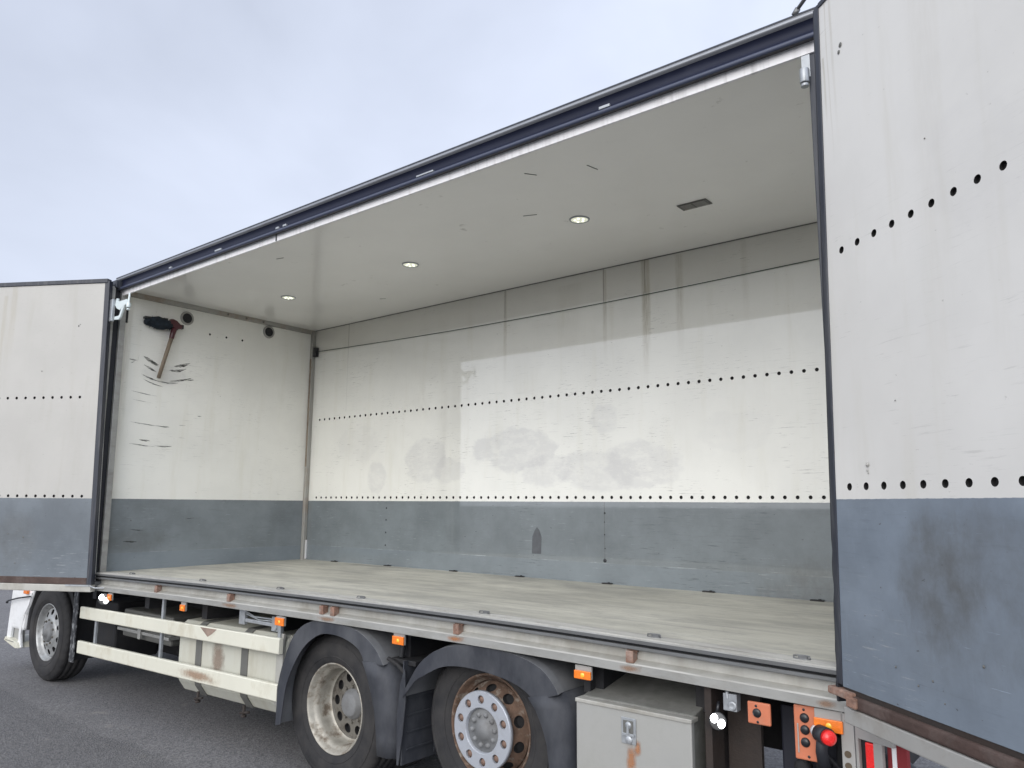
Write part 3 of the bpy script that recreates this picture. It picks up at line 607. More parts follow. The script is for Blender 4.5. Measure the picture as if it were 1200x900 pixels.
def scuff_material():
    m = bpy.data.materials.new('rubbed_scuff'); m.use_nodes = True; t = m.node_tree; b = t.nodes['Principled BSDF']
    b.inputs['Base Color'].default_value = (.05, .05, .045, 1); b.inputs['Roughness'].default_value = .7
    c = t.nodes.new('ShaderNodeTexCoord'); mpn = t.nodes.new('ShaderNodeMapping'); mpn.inputs['Scale'].default_value = (1, 9, 60); t.links.new(c.outputs['Object'], mpn.inputs[0])
    n_ = t.nodes.new('ShaderNodeTexNoise'); n_.inputs['Scale'].default_value = 2.0; n_.inputs['Detail'].default_value = 6; n_.inputs['Roughness'].default_value = .7; t.links.new(mpn.outputs[0], n_.inputs['Vector'])
    r = t.nodes.new('ShaderNodeMapRange'); r.inputs['From Min'].default_value = .36; r.inputs['From Max'].default_value = .62; r.inputs['To Max'].default_value = .9; t.links.new(n_.outputs['Fac'], r.inputs['Value']); t.links.new(r.outputs[0], b.inputs['Alpha'])
    return m
m_sc = scuff_material()
for mb in SC: mb.build('scuff_mark', m_sc, truck, merge=False, recalc=False)


# round vents on the front wall
for y, z in ((.745, 3.930), (1.79, 3.962)):
    mb = MB(); mb.lathe((0.012, y, z), [(-.012, .078), (0, .076), (.004, .070), (.004, .058), (-.004, .054)], 32, axis='x')
    v = mb.build('round_vent', m_post, truck)
    mb = MB(); mb.lathe((0.010, y, z), [(.0, .055), (.002, .03), (.004, .0)], 32, axis='x', mat=0)
    for k in range(3): mb.lathe((.012, y, z), [(.002, .018 + .014 * k), (.005, .020 + .014 * k), (.002, .022 + .014 * k)], 32, axis='x')
    mb.build('grille', m_blackp, v)
# black tape piece by the post
mb = MB(); mb.box((.0005, .055, 3.755), (.012, .10, 3.905)); mb.build('rubber_buffer', m_rubber, truck, bevel=.003)

# ceiling downlights
for x, y in ((1.156, 1.258), (3.044, 1.263), (4.92, 1.274)):
    mb = MB(); mb.lathe((x, y, ZC), [(0, .080), (-.007, .077), (-.009, .070), (-.005, .066)], 36, axis='z'); d_ = mb.build('ceiling_light', m_metal, truck)
    mb = MB(); mb.lathe((x, y, ZC), [(-.004, .067), (-.007, .045), (-.008, .012), (-.0085, 0)], 36, axis='z'); mb.build('lens', m_lens, d_)
    mb = MB()
    for k in range(5):
        a = k * 2 * math.pi / 5; mb.lathe((x + .034 * math.cos(a), y + .034 * math.sin(a), ZC - .0075), [(0, .011), (-.004, .008), (-.0045, 0)], 10, axis='z')
    mb.build('diode', m_lampl, d_)
# ceiling grille
mb = MB(); mb.box((5.64, 1.485, ZC - .008), (5.87, 1.60, ZC)); gr = mb.build('ceiling_vent', m_strap, truck, bevel=.003)
mb = MB()
for k in range(5): mb.box((5.66, 1.50 + .019 * k, ZC - .011), (5.745, 1.508 + .019 * k, ZC - .008)); mb.box((5.76, 1.50 + .019 * k, ZC - .011), (5.85, 1.508 + .019 * k, ZC - .008))
mb.build('slats', m_post, gr)
mb = MB()
for (x0, y0, x1, y1) in ((4.62, .95, 4.72, .99), (5.1, .35, 5.15, .42), (1.9, 1.9, 1.96, 1.93), (2.2, .4, 2.28, .42), (5.5, .5, 5.52, .6)):
    mb = MB(); mb.tube([(x0, y0, ZC - .001), (x1, y1, ZC - .001)], .003, 5); mb.build('ceiling_scratch', m_strap, truck)

# ------------------------------------------------------------------ folding side doors
def door_leaf(A, d, nrm, z0, lean, s0, s1, zbot, ztop, rows, rad, mlin, back=.045, hinge_side='right', label=None):
    dx, dy = d; nx, ny = nrm      # nrm points to the camera side
    def mp(s_, z, w): q = s_ + lean * (z - z0); return (A[0] + dx * q - nx * w, A[1] + dy * q - ny * w, z)
    mpx = lambda u, w, z: mp(u, z, w)
    mb = MB(); wall_panel(mb, mp, s0, s1, zbot, ztop, rows, .1012, rad, .016)
    mb.box((s0, .018, zbot), (s1, back, ztop), 2, mp=mpx)
    panel = mb.build('side_door', [mlin, m_hole, m_plain], truck, recalc=False, label=label)
    return panel, mpx
# left
LA = (-.775, -.708); Ld = (.8644, .5028); Ln = (.5028, -.8644)
rowsL = [(1.95, [-.157 + .1012 * k for k in range(12)]), (2.929, [-.148 + .1012 * k for k in range(11)])]
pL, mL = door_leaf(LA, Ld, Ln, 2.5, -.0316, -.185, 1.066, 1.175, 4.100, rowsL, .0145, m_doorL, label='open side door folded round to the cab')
mb = MB(); mb.box((1.066, -.004, 1.05), (1.118, .05, 4.125), mp=mL); mb.build('door_frame', m_frame, pL, bevel=.004)
mb = MB(); mb.box((-.225, -.004, 1.05), (-.185, .05, 4.125), mp=mL); mb.build('door_frame', m_frame, pL, bevel=.004)
mb = MB(); mb.box((-.225, -.010, 4.100), (1.10, .055, 4.146), mp=mL); mb.build('top_frame', m_frame, pL, bevel=.006)
mb = MB(); mb.box((-.225, -.006, 1.112), (1.066, .03, 1.175), mp=mL); mb.build('rusty_strip', m_rustrail, pL, bevel=.003)
mb = MB(); mb.box((-.225, -.022, 1.045), (1.125, .05, 1.110), mp=mL); mb.build('bottom_rail', m_alul, pL, bevel=.006)
mb = MB(); mb.box((.86, -.030, 1.098), (1.11, -.010, 1.112), mp=mL); mb.tube([(1.11, -.02, 1.105), (1.17, -.02, 1.085), (1.24, .02, 1.082), (1.30, .03, 1.10)], .007, 8, mp=mL); mb.build('hinge_arm', m_metal, pL)
# second leaf folded behind the first
mb = MB(); mb.box((-.22, .075, 1.06), (1.07, .12, 4.12), mp=mL); mb.build('side_door', m_plain, truck, bevel=.004, label='second leaf folded flat behind the left door')
# front pillar and stacked door edge profiles
def post(name, x0, x1, y0, y1, z0, z1, m_, lean=.019, bev=.004):
    # x given at z = 2.44
    mp = lambda x, y, z: (x + lean * (2.44 - z), y, z)
    mb = MB(); mb.box((x0, y0, z0), (x1, y1, z1), mp=mp); return mb.build(name, m_, truck, bevel=bev)
post('front_post', .070, .112, -.012, .045, 1.14, 4.045, m_alu)
post('post_seal', -.035, .070, .008, .05, 1.12, 4.07, m_rubber)
post('front_post', -.015, .028, -.030, .01, 1.12, 4.10, m_frame, bev=.010)
post('hinge_profile', .085, .130, -.120, -.085, 1.12, 4.09, m_alu)
post('post_seal', .040, .075, -.065, -.015, 1.12, 4.09, m_rubber)
mb = MB(); mb.box((-.10, -.10, 4.075), (.12, .06, 4.16)); mb.build('corner_cap', m_frame, truck, bevel=.012)
mb = MB(); mb.box((-.08, -.09, 1.075), (.16, .03, 1.135)); mb.build('corner_block', m_alud, truck, bevel=.008)
# white lock bracket at the top of the pillar
mpk = lambda x, z, w: (x, -.125 + w, z)
mb = MB()
mb.box((.115, -.150, 3.70), (.20, -.118, 3.93)); mb.build('lock_plate', m_metal, truck, bevel=.005)
mb = MB()
mb.prism([(.20, 3.87), (.22, 3.935), (.235, 3.935), (.245, 3.895), (.46, 3.892), (.475, 3.84), (.40, 3.835), (.31, 3.80), (.24, 3.83)], 0, .025, mpk)
mb.prism([(.36, 3.84), (.41, 3.84), (.335, 3.725), (.30, 3.705), (.205, 3.715), (.20, 3.75), (.29, 3.745), (.31, 3.755)], .002, .022, mpk)
mb.tube([(.485, -.115, 3.95), (.485, -.115, 3.80)], .010, 8); mb.tube([(.485, -.115, 3.845), (.485, -.115, 3.80)], .022, 10); mb.tube([(.485, -.115, 3.79), (.485, -.115, 3.775)], .018, 10)
mb.build('lock_bracket', mat('bracket_white', (.62, .69, .70), .4, .1, coat=.2), truck, bevel=.003)
# bulky dark edges at the bottom hinge
# right
RA = (7.257, -.305); Rd = (.7695, -.6386); Rn = (-.6386, -.7695)
rowsR = [(1.977, [-.006 + .1012 * k for k in range(13)]), (2.931, [.000 + .1008 * k for k in range(12)])]
pR, mR = door_leaf(RA, Rd, Rn, 2.92, .036, -.095, 1.26, 1.205, 4.045, rowsR, .0150, m_doorR, label='open side door swung out at the rear of the truck')
mb = MB(); mb.box((-.127, -.006, 1.21), (-.095, .05, 4.065), mp=mR); mb.build('door_frame', m_frame, pR, bevel=.004)
mb = MB(); mb.box((-.095, -.006, 4.045), (1.26, .05, 4.068), mp=mR); mb.build('top_frame', m_frame, pR, bevel=.003)
mb = MB(); mb.box((1.26, -.006, 1.21), (1.30, .05, 4.065), mp=mR); mb.build('door_frame', m_frame, pR, bevel=.004)
mb = MB(); mb.box((-.04, -.012, 1.136), (1.27, .03, 1.184), mp=mR); mb.build('rusty_strip', m_rustrail, pR, bevel=.012, seg=3)
mb = MB(); mb.box((-.09, .003, 1.182), (1.26, .04, 1.206), mp=mR); mb.build('grime_gap', m_brown, pR)
mb = MB(); mb.box((-.085, -.008, 1.072), (1.27, .06, 1.134), mp=mR); mb.build('bottom_rail', m_plate, pR, bevel=.006)
mb = MB(); mb.box((-.17, -.02, 1.165), (-.02, .03, 1.195), mp=mR); mb.box((-.045, -.026, 1.142), (.010, -.008, 1.182), mp=mR); mb.build('hinge_knuckle', m_rust, pR, bevel=.006)
# torn rubber seal down the hinge edge
mb = MB(); k_ = 60; vs = []
for i in range(k_ + 1):
    z = 1.14 + (4.06 - 1.14) * i / k_; jag = .010 * math.sin(i * 1.9) * random.random() if z < 1.75 else .001
    vs += [(-.138 - jag, .0, z), (-.126, .0, z), (-.126, .05, z), (-.138 - jag, .05, z)]
fs = []
for i in range(k_):
    for a, b_ in ((0, 1), (1, 2), (2, 3), (3, 0)): fs.append((4 * i + a, 4 * i + b_, 4 * i + 4 + b_, 4 * i + 4 + a))
mb.add(vs, fs, 0, mp=mR); mb.build('rubber_seal', m_rubber, pR)
mb = MB(); mb.box((-.09, .075, 1.10), (1.25, .12, 4.05), mp=mR); mb.build('side_door', m_plain, truck, bevel=.004, label='second leaf folded flat behind the right door')
mb = MB(); mb.lathe((7.36, -.395, 2.12), [(0, .0)], 3) if False else None
mb = MB(); mb.tube([(7.05, -.05, 4.222), (7.14, -.09, 4.275), (7.2, -.16, 4.30)], .009, 8); mb.tube([(7.04, -.05, 4.205), (7.06, -.05, 4.232)], .014, 8); mb.build('roof_stay', m_alud, truck)
# rear pillar latch under the roof rail
mb = MB(); mb.box((7.045, .0, 3.90), (7.085, .012, 4.03)); mb.tube([(7.06, -.01, 3.94), (7.06, -.01, 3.87)], .022, 12); mb.tube([(7.06, -.01, 3.865), (7.06, -.01, 3.85)], .018, 12); mb.build('roof_latch', m_metal, truck, bevel=.002)
post('rear_post', 7.075, 7.14, .005, .06, 1.24, 4.05, m_frame, lean=0)
# chipped screw on the right door
mb = MB(); mb.lathe((0, 0, 0), [(0, 0), (0, .006)], 8) if False else None
def door_disc(mb, s_, z, r, mpd, t_=.002):
    nn = 12; vs = [(s_ + r * math.cos(2 * math.pi * k / nn), -t_, z + r * 1.1 * math.sin(2 * math.pi * k / nn)) for k in range(nn)] + [(s_, -t_ * 2.5, z)]
    mb.add(vs, [(k, (k + 1) % nn, nn) for k in range(nn)], 0, mp=mpd)
mb = MB(); door_disc(mb, .112, 2.058, .009, mR, .004); door_disc(mb, .108, 2.036, .005, mR); door_disc(mb, .113, 2.026, .004, mR); mb.build('screw', m_alul, pR)
for a_ in ((.045, 3.79, .010), (.033, 3.765, .008), (.28, 2.28, .003), (.49, 3.17, .003), (.40, 1.33, .004), (.33, 1.30, .004), (.62, 1.42, .005), (.22, 1.34, .004), (.45, 1.27, .003)): mb = MB(); door_disc(mb, *a_, mR); mb.build('chip_mark', m_strap, pR)
for a_ in ((.80, 3.66, .008), (.815, 3.675, .005), (.42, 3.20, .006), (.35, 1.55, .008), (.18, 1.58, .006), (.28, 1.30, .006)): mb = MB(); door_disc(mb, *a_, mL); mb.build('chip_mark', m_strap, pL)

# ------------------------------------------------------------------ broom hanging on the front wall
broom = root('broom', (.05, .451, 3.21), 'dark push broom with maroon socket and wooden handle, hung upside down on the front wall', 'broom')
mb = MB()
mb.tube([(.045, .455, 3.212), (.048, .51, 3.45), (.050, .575, 3.73)], [.020, .020, .022], 12); mb.build('handle', m_wood, broom)
mb = MB()   # bristle head: tapering bundle along y
sec = [(.258, 3.797, .024, .026), (.285, 3.80, .030, .040), (.335, 3.808, .036, .058), (.40, 3.806, .042, .068), (.46, 3.804, .042, .062), (.515, 3.806, .038, .048), (.55, 3.803, .03, .038)]
vs = []; nn = 22
for i, (y, z, rx, rz) in enumerate(sec):
    for k in range(nn):
        a = 2 * math.pi * k / nn; j = 1 + .10 * math.sin(k * 5.1 + i * 2.3)
        vs.append((.05 + rx * math.cos(a) * j, y, z + rz * math.sin(a) * j))
mb.add(vs, [(i * nn + k, i * nn + (k + 1) % nn, (i + 1) * nn + (k + 1) % nn, (i + 1) * nn + k) for i in range(len(sec) - 1) for k in range(nn)], 0, True)
mb.add([vs[k] for k in range(nn)], [tuple(range(nn))]); mb.add([vs[(len(sec) - 1) * nn + k] for k in range(nn)], [tuple(range(nn))])
for k in range(90):       # loose bristle ends hanging from the bundle
    y = random.uniform(.27, .54); z = 3.806 + random.uniform(-.05, .03); x = .05 + random.uniform(-.02, .035)
    mb.tube([(x, y, z), (x + random.uniform(-.005, .02), y + random.uniform(-.03, .03), z - random.uniform(.012, .035) * (1 if random.random() < .7 else -1))], .0022, 4)
mb.build('bristles', m_teal, broom)
mb = MB(); mb.box((.025, .245, 3.835), (.075, .50, 3.862), mp=lambda x, y, z: (x, y, z + (.012 if y > .4 else -.012) * .9)); mb.build('brush_board', m_blackp, broom, bevel=.008)
mb = MB()
vs = []
sec = [(.530, 3.822, .050), (.560, 3.832, .044), (.60, 3.818, .046), (.640, 3.806, .026), (.660, 3.805, .022)]
for y, z, h in sec:
    for (a, b_) in ((.028, -1), (.072, -1), (.080, 0), (.072, 1), (.028, 1)): vs.append((a, y, z + h * b_))
mb.add(vs, [(i * 5 + k, i * 5 + (k + 1) % 5, i * 5 + 5 + (k + 1) % 5, i * 5 + 5 + k) for i in range(4) for k in range(5)])
mb.add(vs[:5], [(0, 1, 2, 3, 4)]); mb.add(vs[-5:], [(0, 1, 2, 3, 4)])
mb.tube([(.05, .560, 3.66), (.05, .585, 3.775)], [.024, .030], 12); mb.tube([(.06, .565, 3.745), (.06, .62, 3.775)], .009, 8)
mb.build('socket', m_maroon, broom, bevel=.006)
mb = MB(); mb.box((.030, .655, 3.783), (.072, .682, 3.832)); mb.build('end_cap', m_blackp, broom, bevel=.005)

# ------------------------------------------------------------------ wheels
def wheel(x, yf, z, kind, R_=.502, label=None):
    c = (x, yf, z); NS = 180
    tp = [(.012, .288), (.000, .300), (-.012, .325), (-.021, .360), (-.024, .395), (-.020, .430), (-.010, .462), (.002, R_ - .022), (.010, R_ - .010), (.022, R_ - .002),
          (.058, R_), (.060, R_ - .012), (.068, R_ - .012), (.070, R_ + .001), (.118, R_ + .002), (.120, R_ - .012), (.128, R_ - .012), (.130, R_ + .002), (.178, R_ + .002), (.180, R_ - .012), (.188, R_ - .012), (.190, R_ + .001), (.238, R_),
          (.262, R_ - .010), (.282, .46), (.292, .40), (.285, .34), (.270, .29)]
    def mod(j, k):
        if j in (8, 9): return -.008 if k % 5 == 0 else 0
        if 10 <= j <= 22 and k % 10 == 0: return -.004
        if j in (3,): return .0015 if (k // 3) % 2 else 0
        return 0
    mb = MB(); mb.lathe(c, tp, NS, mod=mod)
    for rr, yy in ((.345, -.0195), (.440, -.0195)): mb.lathe(c, [(yy + .001, rr - .004), (yy - .002, rr), (yy + .001, rr + .004)], 96)
    if kind == 'drive':
        mb.lathe((x, yf + .335, z), tp, NS, mod=mod)
    w = mb.build('wheel', m_tyre, truck, label=label)
    mb = MB()   # barrel
    lip = [(.022, .292), (.004, .300), (-.004, .299), (-.005, .294), (.000, .288), (.014, .281), (.028, .274), (.040, .268), (.046, .259), (.075, .252), (.11, .251)]
    if kind == 'drive': lip += [(.150, .247), (.162, .238), (.165, .232)]
    else: lip += [(.14, .245)]
    mb.lathe(c, lip, 96); mb.build('rim', {'drive': m_rim, 'tag': m_rimr, 'steer': m_rimf}[kind], w)
    mb = MB()
    if kind == 'drive': prof = [(.170, .236), (.178, .222), (.172, .150), (.170, .090)]; hr0, hr1 = .222, .150; holes = 10
    else: prof = [(.075, .253), (.045, .246), (-.030, .196), (-.046, .178), (-.048, .10)]; holes = 10
    # disc: plain lathe except the holed zone, which is a strip in polar coordinates
    def P(u, v, w_, r0, t0, r1, t1):
        f = v; r_ = r0 + (r1 - r0) * f; t_ = t0 + (t1 - t0) * f + w_
        return (x + r_ * math.cos(u), yf + t_, z + r_ * math.sin(u))
    if kind == 'drive':
        a, b_ = (.178, .222), (.168, .138); mb.lathe(c, [(.165, .232), (.178, .222)], 96); mb.lathe(c, [(.168, .138), (.166, .06), (.166, 0)], 96); hv = .033
    else:
        if kind == 'tag': a, b_ = (.050, .249), (-.034, .192); mb.lathe(c, [(.075, .253), (.050, .249)], 96); mb.lathe(c, [(-.034, .192), (-.046, .180), (-.048, .10), (-.04, .085), (-.04, 0)], 96); hv = .034
        else: a, b_ = (.045, .249), (.020, .165); mb.lathe(c, [(.075, .253), (.045, .249)], 96); mb.lathe(c, [(.020, .165), (.010, .155), (.010, .10), (.02, .085), (.02, 0)], 96); hv = .031
    L_ = math.hypot(a[0] - b_[0], a[1] - b_[1]); rm = (a[1] + b_[1]) / 2; off = .31 if kind != 'drive' else 0.0
    us_ = [off + 2 * math.pi * k / holes for k in range(holes)]
    holed_strip(mb, us_, 2 * math.pi / holes, 0, 1, .5, hv / rm, (hv if kind == 'drive' else .031) / L_, .03, lambda u, v, w_: P(u, v, w_, a[1], a[0], b_[1], b_[0]), 24, 0, 1)
    mb.build('rim_disc', [{'drive': m_rimd, 'tag': m_rimr, 'steer': m_rimf}[kind], m_hole], w)
    if kind == 'drive':
        mb = MB(); mb.lathe(c, [(.172, .105), (.150, .098), (.145, .085), (.128, .080), (.122, .070), (.120, 0)], 48); mb.build('hub', m_hub, w)
        for k in range(10):
            a_ = 2 * math.pi * (k + .5) / 10; mb = MB(); mb.lathe((x + .118 * math.cos(a_), yf + .168, z + .118 * math.sin(a_)), [(0, .016), (-.004, .013), (-.018, .011), (-.020, 0)], 6, smooth=False); mb.build('wheel_nut', m_rimd, w)
    elif kind == 'tag':
        mb = MB(); mb.lathe(c, [(-.045, .128), (-.051, .124), (-.052, .056), (-.064, .052), (-.066, 0)], 48)
        for k in range(10):
            a_ = 2 * math.pi * k / 10 + .1; mb.lathe((x + .085 * math.cos(a_), yf - .046, z + .085 * math.sin(a_)), [(0, .016), (-.018, .013), (-.020, 0)], 10)
        mb.build('hub', m_hub, w)
        mb = MB()
        us_ = [2 * math.pi * (k + .5) / 10 + .05 for k in range(10)]
        holed_strip(mb, us_, 2 * math.pi / 10, 0, 1, .5, .0235 / .168, .0235 / .085, .014, lambda u, v, w_: (x + (.125 + .085 * v) * math.cos(u), yf - .072 + w_, z + (.125 + .085 * v) * math.sin(u)), 24, 0, 0, back=False)
        # outer and inner rolled edges
        mb.lathe(c, [(-.072, .210), (-.069, .214), (-.05, .216), (-.045, .205)], 96); mb.lathe(c, [(-.072, .125), (-.068, .121), (-.05, .119)], 96)
        mb.build('trim_ring', m_trim, w)
        for u in us_:
            mb = MB(); mb.lathe((x + .1675 * math.cos(u), yf - .048, z + .1675 * math.sin(u)), [(0, .0225), (-.010, .0215), (-.014, .018), (-.019, .015), (-.020, 0)], 8); mb.build('wheel_nut', m_nut, w)
    else:
        mb = MB(); mb.lathe(c, [(.012, .105), (-.012, .095), (-.018, .085), (-.020, .045), (-.034, .040), (-.036, 0)], 48); mb.build('hub', m_hub, w)
        for k in range(10):
            a_ = 2 * math.pi * (k + .5) / 10; mb = MB(); mb.lathe((x + .128 * math.cos(a_), yf + .010, z + .128 * math.sin(a_)), [(0, .014), (-.004, .012), (-.014, .010), (-.016, 0)], 6, smooth=False); mb.build('wheel_nut', m_rimd, w)
    return w
wheel(-1.20, .075, .502, 'steer', label='front steering wheel under the cab')
wheel(3.655, .095, .502, 'drive', label='deep dished drive wheel with dirty cream rim')
wheel(5.070, .090, .625, 'tag', R_=.490, label='lifted rear wheel with grey trim ring on a rusty rim')
# far side wheels, seen only under the truck
for x, z in ((-1.2, .502), (3.655, .502), (5.07, .625)):
    mb = MB(); r_ = .49 if z > .6 else .50
    mb.lathe((x, 2.10, z), [(0, .0), (0, .29), (-.005, .34), (.0, .44), (.03, r_), (.26, r_), (.29, .44), (.29, .30), (.25, .28), (.25, 0)], 72); mb.build('wheel', m_tyre, truck)
    mb = MB(); mb.tube([(x, .25, z), (x, 2.2, z)], .07, 14); mb.lathe((x, 1.23, z), [(-.2, .08), (-.12, .19), (.12, .19), (.2, .08)], 24); mb.build('axle', m_chassis, truck)

# ------------------------------------------------------------------ mudguards
def arch(name, outer, inner, y0, y1, label=None):
    """strip between two matching outlines (x, z): front flange between outer and inner, plus the crown going inwards"""
    mb = MB(); k = len(outer)
    fl = [(a[0], y0, a[1]) for a in outer] + [(a[0], y0 + .004, a[1]) for a in inner]
    mb.add(fl, [(i, i + 1, k + i + 1, k + i) for i in range(k - 1)], 0, False)
    cr_ = [(a[0], y0, a[1]) for a in outer] + [(a[0], y0 + .05, a[1] + .008) for a in outer] + [(a[0], y1, a[1] + .008) for a in outer]
    mb.add(cr_, [(i, i + 1, k + i + 1, k + i) for i in range(k - 1)] + [(k + i, k + i + 1, 2 * k + i + 1, 2 * k + i) for i in range(k - 1)], 1, False)
    o = mb.build(name, [m_fender, m_fenderp], truck, label=label)
    md = o.modifiers.new('solid', 'SOLIDIFY'); md.thickness = .006; md.offset = 0
    bv = o.modifiers.new('bevel', 'BEVEL'); bv.width = .006; bv.segments = 2; bv.limit_method = 'ANGLE'; bv.angle_limit = R(35)
    return o
def smooth_line(p, m_=3):
    out_ = []
    for i in range(len(p) - 1):
        p0 = p[max(i - 1, 0)]; p1 = p[i]; p2 = p[i + 1]; p3 = p[min(i + 2, len(p) - 1)]
        for s_ in range(m_):
            t = s_ / m_; out_.append(tuple(.5 * ((2 * p1[j]) + (-p0[j] + p2[j]) * t + (2 * p0[j] - 5 * p1[j] + 4 * p2[j] - p3[j]) * t * t + (-p0[j] + 3 * p1[j] - 3 * p2[j] + p3[j]) * t ** 3) for j in (0, 1)))
    return out_ + [p[-1]]
outer = [(3.175, .335), (3.178, .48), (3.184, .625), (3.245, .80), (3.338, .966), (3.46, 1.055), (3.60, 1.088), (3.80, 1.092), (4.00, 1.075), (4.14, 1.02), (4.235, .95), (4.285, .885)]
inner = [(3.228, .350), (3.25, .50), (3.275, .62), (3.345, .76), (3.44, .885), (3.545, .965), (3.66, 1.012), (3.80, 1.018), (3.92, 1.000), (4.02, .965), (4.07, .925), (4.095, .880)]
arch('mudguard', smooth_line(outer), smooth_line(inner), -.035, .60, 'dark mudguard over the drive wheel')
o2 = [(4.092, .890), (4.145, .80), (4.190, .70), (4.225, .60), (4.25, .45), (4.262, .345)]
i2 = [(4.285, .898), (4.345, .80), (4.385, .68), (4.405, .56), (4.405, .45), (4.400, .345)]
def flap_piece(lft, rgt, y0, y1, label=None):
    mb = MB(); k = len(lft)
    vs = [(a[0], y0, a[1]) for a in lft] + [(a[0] * .4 + b_[0] * .6, y0 + .004, (a[1] + b_[1]) / 2) for a, b_ in zip(lft, rgt)] + [(b_[0], y0 + .05, b_[1]) for b_ in rgt] + [(b_[0] + .005, y1, b_[1]) for b_ in rgt]
    fs = [(j * k + i, j * k + i + 1, (j + 1) * k + i + 1, (j + 1) * k + i) for j in range(3) for i in range(k - 1)]
    mb.add(vs, fs, 0, True); o = mb.build('mudflap', m_fender, truck, label=label)
    md = o.modifiers.new('solid', 'SOLIDIFY'); md.thickness = .008; md.offset = 0
    return o
flap_piece(o2, i2, -.040, .55, 'rear mudflap of the drive wheel')
outer = [(4.470, .72), (4.485, .76), (4.524, .821), (4.609, .935), (4.737, 1.025), (4.90, 1.077), (5.08, 1.094), (5.24, 1.090), (5.40, 1.072), (5.53, 1.03), (5.61, .965), (5.645, .915)]
inner = [(4.585, .845), (4.60, .852), (4.63, .865), (4.70, .902), (4.80, .945), (4.93, .965), (5.08, .965), (5.19, .955), (5.30, .940), (5.39, .915), (5.45, .885), (5.48, .860)]
arch('mudguard', smooth_line(outer), smooth_line(inner), -.035, .60, 'dark mudguard over the lifted rear wheel')
o3 = [(5.45, .875), (5.50, .82), (5.545, .74), (5.575, .66), (5.59, .56), (5.595, .42), (5.595, .33)]
i3 = [(5.64, .925), (5.69, .86), (5.715, .78), (5.72, .68), (5.72, .56), (5.72, .42), (5.72, .33)]
flap_piece(o3, i3, -.040, .55, 'rear mudflap of the lifted wheel')
# front flap of the tag axle, seen edge-on, ribbed inner sheet behind it
mb = MB(); mb.prism([(4.425, .32), (4.440, .32), (4.470, .50), (4.490, .70), (4.480, .86), (4.470, .89), (4.440, .80), (4.415, .60)], -.030, -.018, lambda u, v, w_: (u, w_, v)); mb.build('mudflap', m_fender, truck, bevel=.004, label='narrow front mudflap between the rear wheels')
mb = MB(); mb.box((4.445, -.015, .32), (4.455, .56, .93))
for z in (.40, .50, .60, .70): mb.box((4.455, .02, z), (4.462, .52, z + .012))
mb.box((4.455, .26, .34), (4.461, .27, .8)); mb.build('splash_sheet', m_fender, truck, bevel=.002)
# crumpled bracket between mudguards
mb = MB(); mb.box((4.30, .02, .90), (4.52, .35, .93)); mb.tube([(4.30, -.01, .93), (4.38, .0, .90), (4.46, -.01, .86)], .014, 8); mb.tube([(4.34, .10, 1.08), (4.36, .05, .93)], .018, 8); mb.build('mudguard_bracket', m_chassis, truck, bevel=.004)

# front mudflap with worn grey edge
m_worn = mat('worn_flap', (.028, .03, .035), .7, dirt=(.28, .29, .30), dirt_amt=.8, dirt_scale=22, dirt_lo=.5, dirt_hi=.6, stretch=(1, 1, .6))
mb = MB(); mb.box((-.585, .085, .285), (-.57, .62, 1.0)); mb.build('mudflap', m_chassis, truck, bevel=.004, label='front mudflap behind the steering wheel')
mb = MB(); mb.box((-.60, .070, .275), (-.50, .085, 1.02)); mb.build('mudflap_edge', m_worn, truck, bevel=.004)

# ------------------------------------------------------------------ chassis and underside
def zc_(x): return zb(x)
mb = MB(); mb.extrude_x([(.80, .62), (.88, .62), (.88, .90), (.80, .90)], [-2.2, 7.1], closed=True); mb.build('chassis_beam', m_chassis, truck)
mb = MB(); mb.extrude_x([(1.60, .62), (1.68, .62), (1.68, .90), (1.60, .90)], [-2.2, 7.1], closed=True); mb.build('chassis_beam', m_chassis, truck)
for x in (-.2, .9, 1.9, 2.9, 4.35, 5.8, 6.4, 7.0):
    mb = MB(); mb.box((x - .04, .10, .93), (x + .04, 2.38, zb(x) - .012)); mb.build('cross_member', m_chassis, truck)
mb = MB(); mb.box((-.3, .70, .35), (1.0, 1.7, .90)); mb.lathe((2.3, 1.9, .62), [(0, 0)], 3) if False else None
mb.build('gearbox', m_chassis, truck, bevel=.04)
mb = MB(); mb.box((1.4, 1.9, .38), (3.0, 2.42, .95)); mb.build('fuel_tank', m_tank, truck, bevel=.05, label='far side tank')
mb = MB(); mb.tube([(6.0, 1.2, .72), (6.9, 1.2, .72)], .13, 20); mb.tube([(5.9, 2.0, .75), (6.9, 2.0, .75)], .16, 20); mb.build('air_tank', m_chassis, truck)

# side guard rails
def guard(z0l, z0r, h, name='side_guard'):
    xs = [-.18 + (3.165 + .18) * k / 20 for k in range(21)]
    prof = [(-.030, 0), (-.034, .008), (-.034, h - .008), (-.028, h), (.0, h), (.004, h - .01), (.004, .01), (0, 0)]
    mb = MB(); mb.extrude_x(prof, xs, lambda x: z0l + (z0r - z0l) * (x + .18) / 3.345, closed=True)
    return mb.build(name, m_cream, truck, bevel=.003)
mb = MB(); mb.box((-.18, 2.46, .42), (3.15, 2.49, .98)); mb.box((5.75, 2.46, .42), (7.05, 2.49, 1.0)); mb.build('far_side_shade_skirt', m_cream, truck)  # unseen solid skirt, added to stop far-side light reaching under the truck
guard(.755, .815, .113); guard(.424, .490, .118)
for x, za, zt in ((.09, .42, .80), (1.37, .45, 1.07), (3.10, .84, 1.09)):
    mb = MB(); mb.box((x - .016, .006, za), (x + .016, .030, zt)); mb.build('guard_post', m_metal, truck, bevel=.003)
